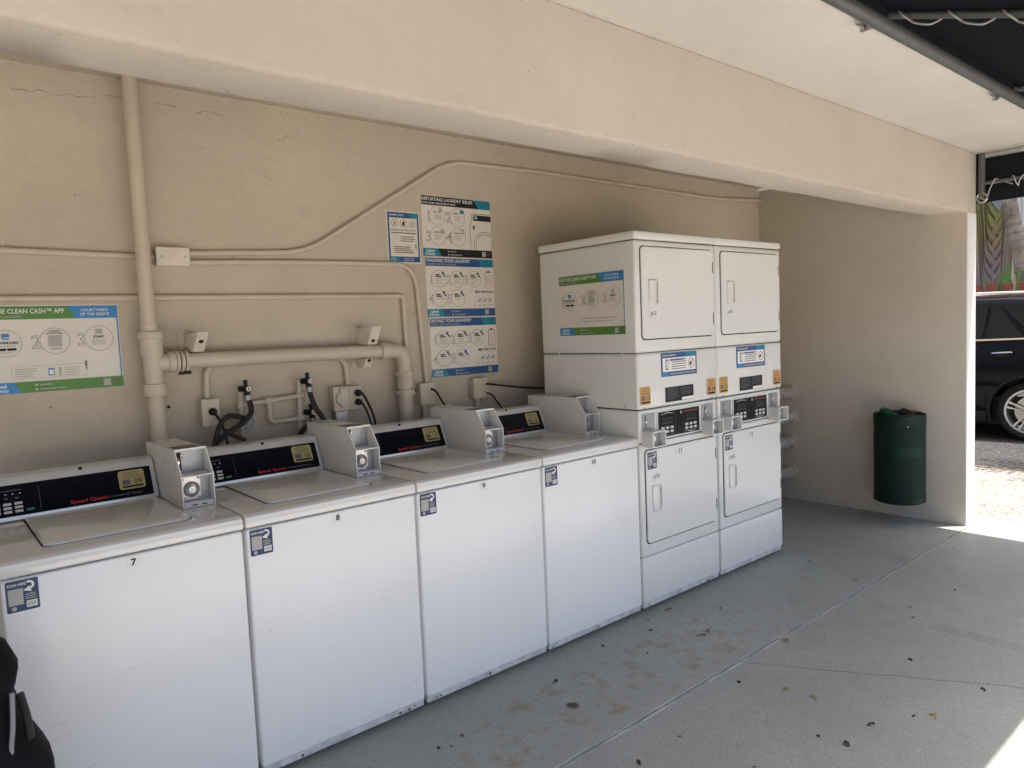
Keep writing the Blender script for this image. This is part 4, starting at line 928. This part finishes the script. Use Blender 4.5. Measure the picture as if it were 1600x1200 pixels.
b = nb(); tube(b, smooth_path([(.21, -.085, .745), (.205, -.10, .68), (.197, -.108, .62), (.19, -.12, .5), (.19, -.125, .35), (.18, -.12, .1)]), .005, 8); build('piping', b, flat('grey_piping', (.20, .20, .21), .5), bag)
b = nb(); box(b, .215, .262, -.05, -.03, .712, .744, .006, 2); bk = build('buckle', b, blackp, bag); bk.rotation_euler = (0, R(-18), 0); bk.location = (-.225, 0, .073)
b = nb(); tube(b, [(.225, -.06, .73), (.233, -.07, .68), (.236, -.075, .63)], .008, 8); build('strap', b, blackp, bag)

# ================================================================= CAR
paint = flat('black_car_paint', (.004, .0045, .007), .10, 0, .1, spec=.16)
glassm = flat('dark_tinted_glass', (.004, .006, .008), .04, 0, .1, spec=.35)
trim = flat('car_black_trim', (.012, .012, .012), .5)
alloy = flat('silver_alloy', (.60, .60, .60), .25, .8, .05)
tyrem = flat('tyre_rubber', (.016, .016, .016), .75, var=.3)
GZ = -.028
car = thing('parked_car', 'black sport utility car parked on the asphalt beyond the end wall', 'car', (6.75, 0, GZ))
CW = 1.90
# stations along y: (y, half-width inset, z_bottom, z_belt, z_roof or None)
def body_ring(y, inset, zb, zs, zt, top_in):
    w0 = inset; w1 = CW-inset
    pr = [(w0+.05, zb), (w0+.012, zb+.10), (w0, .62), (w0+.004, .85), (w0+.025, zs)]
    pr += [(w0+.06+top_in, zt)]
    pr2 = [(CW-x, z) for x, z in pr[::-1]]
    return [(x, y, z) for x, z in pr+pr2]
st = [(-.90, .16, .42, .86, .92, .05), (-.86, .06, .34, 1.04, 1.08, .05), (-.72, .015, .28, 1.10, 1.14, .04), (-.35, 0, .25, 1.12, 1.15, .04), (.05, 0, .24, 1.13, 1.16, .04), (1.0, 0, .22, 1.11, 1.14, .04), (2.0, 0, .22, 1.07, 1.10, .04), (2.6, 0, .24, 1.03, 1.08, .10), (3.2, .02, .26, .95, 1.03, .25), (3.65, .08, .30, .84, .94, .35), (3.84, .18, .36, .74, .84, .35), (3.90, .30, .42, .62, .70, .3)]
b = nb(); rg = [[b.verts.new(p) for p in body_ring(*s)] for s in st]
for A, B in zip(rg, rg[1:]):
    for k in range(len(A)): b.faces.new((A[k], A[(k+1) % len(A)], B[(k+1) % len(B)], B[k]))
b.faces.new(rg[0]); b.faces.new(rg[-1][::-1]); bmesh.ops.recalc_face_normals(b, faces=b.faces)
body = build('body', b, paint, car, sharp=38)
bm2 = nb()
for yw_ in (.054, 2.97):
    for xa, xb in ((-.2, .34), (CW-.34, CW+.2)): tube(bm2, [(xa, yw_, .335), (xb, yw_, .335)], .392, 40)
bmesh.ops.recalc_face_normals(bm2, faces=bm2.faces); mc = bpy.data.meshes.new('cut'); bm2.to_mesh(mc); bm2.free(); oc = bpy.data.objects.new('cut', mc); COL.objects.link(oc); oc.parent = car
md = body.modifiers.new('arch', 'BOOLEAN'); md.object = oc; md.operation = 'DIFFERENCE'; md.solver = 'EXACT'
bpy.context.view_layer.update(); dg = bpy.context.evaluated_depsgraph_get()
nm = bpy.data.meshes.new_from_object(body.evaluated_get(dg), depsgraph=dg); body.modifiers.clear(); body.data = nm; nm.materials.clear(); nm.materials.append(paint)
bpy.data.objects.remove(oc); bpy.data.meshes.remove(mc)
# greenhouse
RB = [(-.78, 1.10), (-.55, 1.50), (-.40, 1.585), (.3, 1.625), (1.1, 1.635), (1.75, 1.58), (2.62, 1.05)]
def sx_(z): return .025+(z-1.12)*.27
b = nb(); gl = []
low = [(-.82, 1.10), (-.72, 1.12), (-.55, 1.13), (.3, 1.13), (1.1, 1.10), (1.9, 1.08), (2.66, 1.03)]
for (y0, z0), (y1, z1) in zip(low, RB):
    gl.append([b.verts.new((.03, y0, z0)), b.verts.new((sx_(z1)+.0, y1, z1-.03)), b.verts.new((sx_(z1)+.07, y1, z1+.012)), b.verts.new((CW-sx_(z1)-.07, y1, z1+.012)), b.verts.new((CW-sx_(z1), y1, z1-.03)), b.verts.new((CW-.03, y0, z0))])
for A, B in zip(gl, gl[1:]):
    for k in range(5): b.faces.new((A[k], A[k+1], B[k+1], B[k]))
b.faces.new(gl[0]); b.faces.new(gl[-1][::-1]); build('roof_and_pillars', b, paint, car, sharp=50)
def side_panel(name, pts, mat, lift=.006, side=0, parent=car):
    b = nb(); f3 = lambda y, z, l: ((sx_(z)-l) if side == 0 else (CW-sx_(z)+l), y, z)
    va = [b.verts.new(f3(y, z, lift)) for y, z in pts]; vb = [b.verts.new(f3(y, z, lift-.02)) for y, z in pts]; b.faces.new(va); k = len(pts)
    for i in range(k): b.faces.new((va[i], va[(i+1) % k], vb[(i+1) % k], vb[i]))
    return build(name, b, mat, parent, smooth=False)
for sd_ in (0, 1):
    side_panel('rear_quarter_window', [(-.62, 1.21), (.05, 1.20), (.37, 1.535), (-.36, 1.515)], glassm, .008, sd_)
    side_panel('rear_door_quarter_window', [(.13, 1.175), (.495, 1.172), (.455, 1.552), (.415, 1.550)], glassm, .008, sd_)
    side_panel('rear_door_window', [(.535, 1.170), (1.10, 1.150), (1.12, 1.572), (.490, 1.558)], glassm, .008, sd_)
    side_panel('front_door_window', [(1.20, 1.146), (2.15, 1.115), (2.05, 1.20), (1.72, 1.53), (1.22, 1.574)], glassm, .008, sd_)
    side_panel('window_chrome', [(.10, 1.150), (2.20, 1.098), (2.20, 1.116), (.10, 1.170)], chrome, .014, sd_)
    xx = 0 if sd_ == 0 else CW; sg = -1 if sd_ == 0 else 1
    b = nb(); tube(b, smooth_path([(xx-sg*.165, -.50, 1.60), (xx-sg*.16, -.30, 1.655), (xx-sg*.16, .5, 1.688), (xx-sg*.16, 1.3, 1.685), (xx-sg*.165, 1.65, 1.62)]), .014, 10); build('roof_rail', b, chrome, car)
    for yh in (.33, 1.33):
        b = nb(); tube(b, smooth_path([(xx+sg*.000, yh-.11, 1.00), (xx+sg*.035, yh-.09, 1.008), (xx+sg*.038, yh+.06, 1.000), (xx+sg*.0, yh+.11, .992)]), .011, 8); build('door_handle', b, chrome if True else paint, car)
        b = nb(); disc(b, (xx+sg*.004, yh, .985), (sg, 0, 0), ((.075, -.02), (.075, .0015), (.06, .002), (0, .0005)), 24); o = build('handle_cup', b, trim, car); o.scale = (1, 1, .5); o.location.z = .985*.5
    # door seams
    for pts in ([(.10, 1.14), (.13, 1.00), (.22, .86), (.40, .74), (.47, .58), (.50, .34)], [(1.16, 1.13), (1.15, .9), (1.13, .34)], [(2.22, 1.08), (2.25, .8), (2.22, .34)]):
        b = nb(); tube(b, [(xx+sg*(.001 if z < .85 else .001-(z-.85)*.085), y, z) for y, z in smooth_path([(y, z, 0) for y, z in pts], 5) for y, z in [(y, z)]] if False else [(xx+sg*(.0005 if p[1] < .85 else .0005-(p[1]-.85)*.085), p[0], p[1]) for p in smooth_path([(y, z, 0) for y, z in pts], 5)], .004, 6); build('door_seam', b, trim, car)
    b = nb(); box(b, xx-.02 if sg < 0 else xx-.03, xx+.03 if sg < 0 else xx+.02, .47, 2.56, .20, .33, .012, 2); build('sill', b, trim, car)
    for yw_ in (.054, 2.97):
        b = nb(); pts = [(xx+sg*.004, yw_+.400*math.cos(R(a)), .335+.400*math.sin(R(a))) for a in range(-18, 199, 9)]; tube(b, pts, .017, 8); build('wheel_arch_trim', b, trim, car)
        # wheel
        wh = bpy.data.objects.new('wheel', None); COL.objects.link(wh); wh.parent = car; wh.location = (xx-sg*.12, yw_, .338); wh.empty_display_size = .1
        b = nb(); disc(b, (0, 0, 0), (sg, 0, 0), ((.250, -.11), (.30, -.12), (.325, -.10), (.337, -.06), (.337, .06), (.325, .095), (.30, .112), (.256, .106), (.250, .09)), 48); build('tyre', b, tyrem, wh)
        b = nb(); disc(b, (0, 0, 0), (sg, 0, 0), ((.249, .088), (.252, .104), (.238, .104), (.232, .085), (.222, .02), (.05, .0), (0, .0)), 48, 1)
        for k in range(5):
            for d_ in (-.13, .13):
                a = R(90+72*k)
                p = [(.05, a+d_*1.4), (.236, a+d_-.055), (.236, a+d_+.055), (.06, a+d_*1.4+.25*(1 if d_ > 0 else -1)*.4)]
                fr = [b.verts.new((sg*(.094-.012*(r < .1)), r*math.cos(t), r*math.sin(t))) for r, t in p]; bk_ = [b.verts.new((sg*.06, r*math.cos(t), r*math.sin(t))) for r, t in p]
                fs_ = [b.faces.new(fr)]+[b.faces.new((fr[i], fr[(i+1) % 4], bk_[(i+1) % 4], bk_[i])) for i in range(4)]
        disc(b, (0, 0, 0), (sg, 0, 0), ((.062, .05), (.060, .088), (.04, .094), (0, .095)), 20)
        disc(b, (0, 0, 0), (sg, 0, 0), ((.249, .1045), (.232, .1045)), 48)
        build('rim', b, [alloy, trim], wh, smooth=False)
        b = nb(); disc(b, (0, 0, 0), (sg, 0, 0), ((.17, .022), (.17, .03), (0, .03)), 30); build('brake_disc', b, steel, wh)
    b = nb(); box(b, xx-sg*.16-.10, xx-sg*.16+.10, -.905, -.80, .86, 1.08, .03, 3); build('tail_light', b, flat('red_lens', (.25, .01, .01), .15), car)
    b = nb(); box(b, xx-sg*.28-.16, xx-sg*.28+.16, 3.62, 3.80, .74, .88, .04, 3); build('headlight', b, flat('clear_lens', (.6, .6, .6), .1), car)
    b = nb(); box(b, xx+sg*.11-.09, xx+sg*.11+.09, 2.12, 2.24, 1.12, 1.27, .035, 3); build('mirror', b, paint, car)
b = nb(); box(b, .22, CW-.22, -.83, -.74, 1.16, 1.48, .02, 2); o = build('rear_window', b, glassm, car); o.rotation_euler = (R(-30), 0, 0); o.location = (0, .72, -.22)
b = nb(); box(b, .05, CW-.05, -.93, -.70, .36, .62, .05, 3); build('rear_bumper', b, paint, car)
b = nb(); box(b, .40, 1.50, -.935, -.92, .66, .80, .004, 1); build('plate_recess', b, trim, car)
b = nb(); box(b, .1, CW-.1, -.5, 3.5, .17, .5); build('underbody', b, trim, car)

# ================================================================= FENCE, PLANTS, HOUSE beyond
fencem = flat('red_brown_stained_wood', (.30, .10, .058), .75, var=.3, scale=6, bmp=.3, bscale=30)
fe = thing('wooden_fence', 'red brown wooden board fence behind the black car', 'fence', (10.05, 0, 0))
me_b = None
for k in range(48):
    y = -4.6+k*.2115
    if me_b is None:
        b = nb(); box(b, 0, .024, 0, .146, .04, 1.872, .003, 1); o = build('board', b, fencem, fe); me_b = o.data
    else: o = link('board', me_b, None, fe)
    o.location = (random.uniform(-.003, .003), y, random.uniform(-.018, .012)); 
for z in (.4, 1.45): b = nb(); box(b, .028, .07, -4.7, 5.6, z, z+.09); build('rail', b, fencem, fe)
for y in (-4.4, -2.0, .36, 2.8, 5.2): b = nb(); box(b, .072, .16, y, y+.09, -.02, 1.80); build('post', b, fencem, fe)

def leafmat(name, c1, c2, rough=.45):
    m, nt, b = nodes(name); v = coords(nt); n_ = noise_n(nt, v, 5, 4)
    nt.links.new(ramp(nt, n_, ((.3, c1), (.7, c2))), b.inputs['Base Color']); b.inputs['Roughness'].default_value = rough
    b.inputs['Subsurface Weight'].default_value = 0; return m
def stalk_mat():
    m, nt, b = nodes('travellers_palm_stalk'); tc = N(nt, 'ShaderNodeUVMap'); sp = N(nt, 'ShaderNodeSeparateXYZ'); nt.links.new(tc.outputs[0], sp.inputs[0])
    v = coords(nt, (30, 30, 3)); n_ = noise_n(nt, v, 2, 4)
    ad = N(nt, 'ShaderNodeMath', operation='MULTIPLY_ADD'); nt.links.new(n_, ad.inputs[0]); ad.inputs[1].default_value = .22; nt.links.new(sp.outputs[1], ad.inputs[2])
    c = ramp(nt, ad.outputs[0], ((.10, (.29, .255, .24)), (.36, (.32, .235, .21)), (.50, (.37, .28, .14)), (.66, (.36, .37, .12)), (.95, (.17, .29, .07))))
    ed = ramp(nt, sp.outputs[0], ((0, (1, 1, 1)), (.24, (0, 0, 0)), (.76, (0, 0, 0)), (1, (1, 1, 1))))
    c = mixc(nt, ed, c, (.055, .04, .025))
    nt.links.new(c, b.inputs['Base Color']); b.inputs['Roughness'].default_value = .4; bump(nt, b, n_, .3, .01); return m
stm = stalk_mat(); lf1 = leafmat('broad_leaf', (.03, .10, .018), (.09, .20, .04)); brk = leafmat('palm_trunk_bark', (.22, .18, .14), (.42, .36, .29), .9)
TPX, TPY = 11.1, 1.63
tp = thing('travellers_palm', 'traveller palm with crossed green and mauve leaf stalks fanning up behind the fence', 'palm', (TPX, TPY, 0))
b = nb(); tube(b, smooth_path([(0, 0, -.1), (0, 0, .8), (0, .01, 1.5)]), [.17]*7+[.16]*6, 16); build('trunk', b, brk, tp)
for k in range(18):
    s_ = 1 if k % 2 else -1; zb = 1.18+k*.098+random.uniform(-.03, .03); wj_ = random.uniform(.8, 1.15); b = nb(); uvl = b.loops.layers.uv.new('UVMap'); path = []; n_ = 22
    ed_ = .195-.003*k+random.uniform(-.015, .015)
    for i in range(n_+1):
        f = i/n_; h = f*2.7; y_ = -.11+.66*h
        if y_ > ed_*.6: y_ = ed_-.4*ed_*math.exp(-(y_-ed_*.6)/(.4*ed_))
        path.append((Vector((.02*f, s_*(y_+.022*h*h), zb+h)), .022*(1-f)+.040*wj_))
    prev = None
    for i, (p, wd_) in enumerate(path):
        t_ = (path[min(i+1, n_)][0]-path[max(i-1, 0)][0]).normalized(); sdv = t_.cross(Vector((1, 0, 0))).normalized()*wd_
        dep = .03; row = [b.verts.new(p+sdv*c_x+Vector((-dep*d_x, 0, 0))) for c_x, d_x in ((-1, 0), (-.7, .7), (0, 1), (.7, .7), (1, 0), (0, -.5))]
        if prev:
            for q in range(6):
                f = b.faces.new((prev[q], prev[(q+1) % 6], row[(q+1) % 6], row[q])); zz = [path[i-1][0].z, path[i-1][0].z, p.z, p.z]
                for lp, z_, q_ in zip(f.loops, zz, (q, q+1, q+1, q)): lp[uvl].uv = ((0, .18, .5, .82, 1, .5, 0)[q_], (z_-1.75)/2.3+.06*math.sin(k*1.7))
        prev = row
    so = build('leaf_stalk', b, stm, tp, sharp=60); so.location = (-.24+.012*k, 0, 0)
    # big torn blade above
    b = nb(); base = path[-1][0]; d_ = (path[-1][0]-path[-3][0]).normalized(); ps = []
    for i in range(13):
        f = i/12; c_p = base+d_*f*1.7+Vector((0, s_*.5*f*f, -.45*f*f)); w_ = .34*math.sin(math.pi*min(1, f*.9+.08))**.7*(.75+.25*random.random())
        ps.append((c_p, w_))
    for (p, w0), (q, w1) in zip(ps, ps[1:]):
        t_ = (q-p).normalized(); sv = t_.cross(Vector((1, 0, 0))).normalized(); e = .93
        for sg in (-1, 1):
            vv = [b.verts.new(p), b.verts.new(p+(q-p)*e), b.verts.new(p+(q-p)*e+sv*sg*w1+Vector((.08*random.uniform(-1, 1)-.05, 0, -.10))), b.verts.new(p+sv*sg*w0+Vector((.08*random.uniform(-1, 1)-.05, 0, -.10)))]
            b.faces.new(vv)
    build('leaf_blade', b, lf1, tp, smooth=False)
pt = thing('palm_tree', 'leaning palm trunk with ringed shaggy bark beside the traveller palm', 'palm', (10.7, 1.16, 0))
b = nb(); pth = []; rr = []
for i in range(150):
    f = i/149; z = -.05+f*4.6; y = .19*(z-1.87)/1.15*1.0 if z < 3.2 else .22+.10*(z-3.2); rg_ = (i % 4)/3.0
    pth.append(Vector((0, y-.03, z))); rr.append((.098-.008*f)*(1+.10*(1-rg_)) + .012*random.random()*(f))
tube(b, pth, rr, 18); build('trunk', b, brk, pt, sharp=15)
b = nb()
for k in range(150):
    z = random.uniform(2.2, 4.3)*.5+random.uniform(2.4, 4.4)*.5; a = random.uniform(0, 6.28); y = (.19*(z-1.87)/1.15 if z < 3.2 else .22+.1*(z-3.2))-.03
    p = Vector((.095*math.cos(a), y+.095*math.sin(a), z)); o_ = Vector((math.cos(a), math.sin(a), random.uniform(-.4, .9))).normalized()*random.uniform(.03, .10); s_ = Vector((-math.sin(a), math.cos(a), 0))*.012
    b.faces.new([b.verts.new(p-s_), b.verts.new(p+s_), b.verts.new(p+o_)])
build('bark_fibre', b, brk, pt, smooth=False)['kind'] = 'stuff'
b = nb(); top = pth[-1]
for k in range(20):
    a = 2*math.pi*k/20+random.uniform(-.1, .1); el = random.uniform(.1, 1.0); L_ = random.uniform(1.5, 2.1); prev = None
    for i in range(11):
        f = i/10; c_p = top+Vector((math.cos(a)*L_*f, math.sin(a)*L_*f, el*L_*f-1.1*f*f*L_*.6)); sv = Vector((-math.sin(a), math.cos(a), 0))
        if prev is not None:
            for sg in (-1, 1):
                for h_ in (0, .5):
                    q = prev+(c_p-prev)*h_; w_ = .38*math.sin(math.pi*(f*.85+.1)); tip = q+sv*sg*w_+(c_p-prev)*1.3+Vector((0, 0, -.12)); d_ = (c_p-prev)*.16
                    b.faces.new([b.verts.new(q-d_), b.verts.new(q+d_), b.verts.new(tip)])
        prev = c_p
build('crown', b, lf1, pt, smooth=False)
pt2 = dup(pt, (6.3, -2.25, -.03)); pt2['label'] = 'palm tree standing by the drive whose fronds shade the asphalt edge'
lf2 = leafmat('agave_leaf', (.08, .22, .04), (.18, .36, .09), .5)
def spiky(label, x, y, h, n_, seed):
    rnd = random.Random(seed); t = thing('spiky_plant', label, 'plant', (x, y, 0), group='spiky plants behind the fence')
    for k in range(n_):
        a = 2*math.pi*k/n_+rnd.uniform(-.2, .2); sp_ = rnd.uniform(.05, .30); hh = h*rnd.uniform(.75, 1.0); b = nb(); prev = None
        for i in range(8):
            f = i/7; p = Vector((math.cos(a)*sp_*f, math.sin(a)*sp_*f, hh*f)); w_ = .17*(1-f)**.8+.002; s_ = Vector((-math.sin(a), math.cos(a), 0))*w_; o_ = Vector((math.cos(a), math.sin(a), 0))*.02
            row = [b.verts.new(p-s_), b.verts.new(p-o_), b.verts.new(p+s_), b.verts.new(p+o_*.3)]
            if prev:
                for q in range(4): b.faces.new((prev[q], prev[(q+1) % 4], row[(q+1) % 4], row[q]))
            prev = row
        build('leaf', b, lf2, t)
spiky('spiky green plant between the traveller palm and the ringed trunk', 10.5, 1.32, 2.28, 9, 3)
spiky('spiky green plant to the right of the ringed palm trunk', 10.5, .86, 2.26, 9, 5)

hs = thing('apartment_house', 'pale yellow house with a wide white framed window beyond the palms', 'house', (15, 0, 0))
hw_ = stucco('pale_yellow_stucco', (.60, .52, .36)); hwhite = flat('white_house_trim', (.72, .71, .68), .5)
b = nb(); box(b, 0, .3, -9, 14, -.02, 3.12); build('wall', b, hw_, hs)
b = nb(); box(b, .05, .3, -9, 14, 4.62, 7.2); build('upper_wall', b, hw_, hs)
b = nb(); box(b, -.04, .3, -9, 14, 3.121, 3.21, .004, 1); build('sill', b, hwhite, hs)
for k in range(8):
    y = -8.9+k*2.8; fr = bpy.data.objects.new('window', None); COL.objects.link(fr); fr.parent = hs
    b = nb(); box(b, .0, .08, y, y+.09, 3.212, 4.60); box(b, .0, .08, y+.091, y+2.71, 4.52, 4.60); box(b, .0, .08, y+2.711, y+2.79, 3.212, 4.60); box(b, .01, .07, y+1.37, y+1.43, 3.212, 4.519); build('frame', b, hwhite, fr, smooth=False)
    for q in (.095, 1.435): b = nb(); box(b, .035, .045, y+q, y+q+1.272, 3.213, 4.519); build('pane', b, flat('blue_grey_pane', (.22, .26, .28), .06), fr, smooth=False)
b = nb(); box(b, .06, .29, -9, 14, 3.215, 4.615); build('dark_interior', b, flat('room_shade', (.30, .33, .35), .6), hs)
b = nb(); box(b, -.7, .3, -9.2, 14.2, 7.21, 7.4); build('roof', b, hwhite, hs)
b = nb(); box(b, -.06, 0-.001, 2.0, 2.35, -.02, 2.75, .004, 1); build('shutter_post', b, flat('dark_brown_post', (.06, .04, .03), .6), hs)

# ================================================================= FALLEN LEAVES
dryl = [leafmat('dry_leaf_dark', (.035, .026, .018), (.075, .05, .03), .7), leafmat('dry_leaf_brown', (.12, .075, .035), (.2, .13, .06), .7), leafmat('dry_leaf_tan', (.38, .29, .15), (.55, .45, .26), .7)]
lm = []
for v_ in range(4):
    b = nb(); rnd = random.Random(v_+20); prev = None; n_ = 7
    for i in range(n_+1):
        f = i/n_; w_ = .28*math.sin(math.pi*min(.97, f*.94+.03))**.8*(1 if v_ % 2 else .6); x = f-.5; cz = .10*math.sin(f*3.1+v_)+.06
        row = [b.verts.new((x, -w_, cz+.22*w_*rnd.random())), b.verts.new((x, 0, cz)), b.verts.new((x, w_, cz+.22*w_*rnd.random()))]
        if prev:
            for q in (0, 1): b.faces.new((prev[q], prev[q+1], row[q+1], row[q]))
        prev = row
    bmesh.ops.solidify(b, geom=b.faces[:], thickness=.02); bmesh.ops.recalc_face_normals(b, faces=b.faces)
    for mi in range(3):
        me = bpy.data.meshes.new('leaf'); b.to_mesh(me); me.materials.append(dryl[mi]); lm.append((v_, mi, me))
    b.free()
def floor_at(x, y):
    d = fwd + r2*((x-800)/1120.37) - u2*((y-600)/1120.37); t = -CAM[2]/d.z; q = Vector(CAM)+d*t; return q.x, q.y
def leaf(px, py_, size, mi, label, group=None):
    x, y = floor_at(px, py_); v_ = random.randrange(4); me = [m for a, c, m in lm if a == v_ and c == mi][0]
    o = bpy.data.objects.new('fallen_leaf', me); COL.objects.link(o); o.location = (x, y, .001); o.scale = (size,)*3; o.rotation_euler = (random.uniform(-.1, .1), random.uniform(-.1, .1), random.uniform(0, 6.28)); tag(o, label, 'leaf', group)
leaf(1455, 1121, .06, 2, 'large pale tan leaf on the floor at the lower right'); leaf(1228, 1080, .05, 2, 'tan curled leaf on the open floor, further from the washers'); leaf(1272, 1090, .035, 2, 'small pale leaf beside the tan curled leaf')
leaf(1095, 993, .055, 2, 'white scrap-like pale leaf near the dryer front'); leaf(1228, 1000, .05, 2, 'yellowish leaf lying on the long floor joint'); leaf(867, 1065, .036, 0, 'dark oval leaf on the floor in front of washer 10'); leaf(1044, 953, .05, 1, 'brown curled leaf at the foot of the dryer numbered 11')
leaf(895, 1103, .055, 1, 'thin reddish brown leaf in front of washer 9'); leaf(1536, 1078, .034, 0, 'dark leaf on the floor crack at the right'); leaf(1361, 1132, .036, 0, 'dark oval leaf near the sunlit lower right corner'); leaf(1323, 1164, .034, 0, 'dark curled leaf lowest on the floor at the right'); leaf(998, 1192, .036, 1, 'reddish leaf at the bottom edge of the floor')
GR = 'small dark leaf bits scattered on the grey floor'
spots = [(1270, 880), (1262, 879), (1303, 849), (1323, 855), (1375, 816), (1363, 830), (1380, 838), (1438, 827), (1455, 820), (1268, 838), (1282, 848), (1260, 812), (1245, 805), (1250, 900), (1185, 882), (1372, 876), (1360, 922), (1422, 949), (1428, 964), (1492, 1004), (1145, 1001), (1182, 1023), (1310, 1023), (1420, 1030), (1233, 941), (1125, 950), (1108, 980), (1490, 922), (1108, 985), (1157, 1068), (1195, 1075), (1375, 1090), (1425, 1120), (1281, 1150), (1010, 1023), (960, 1100), (915, 1058), (945, 1010), (980, 1020), (1035, 960), (1010, 970), (1490, 858), (1060, 1150), (1180, 1200), (1015, 985), (870, 1165), (720, 1150), (705, 1165), (688, 1170), (1390, 1058), (1325, 843), (1340, 905)]
for q in spots: leaf(q[0]+random.uniform(-3, 3), q[1]+random.uniform(-2, 2), random.uniform(.008, .024), random.choice((0, 0, 0, 1)), 'small dark dry leaf bit lying on the grey floor', GR)
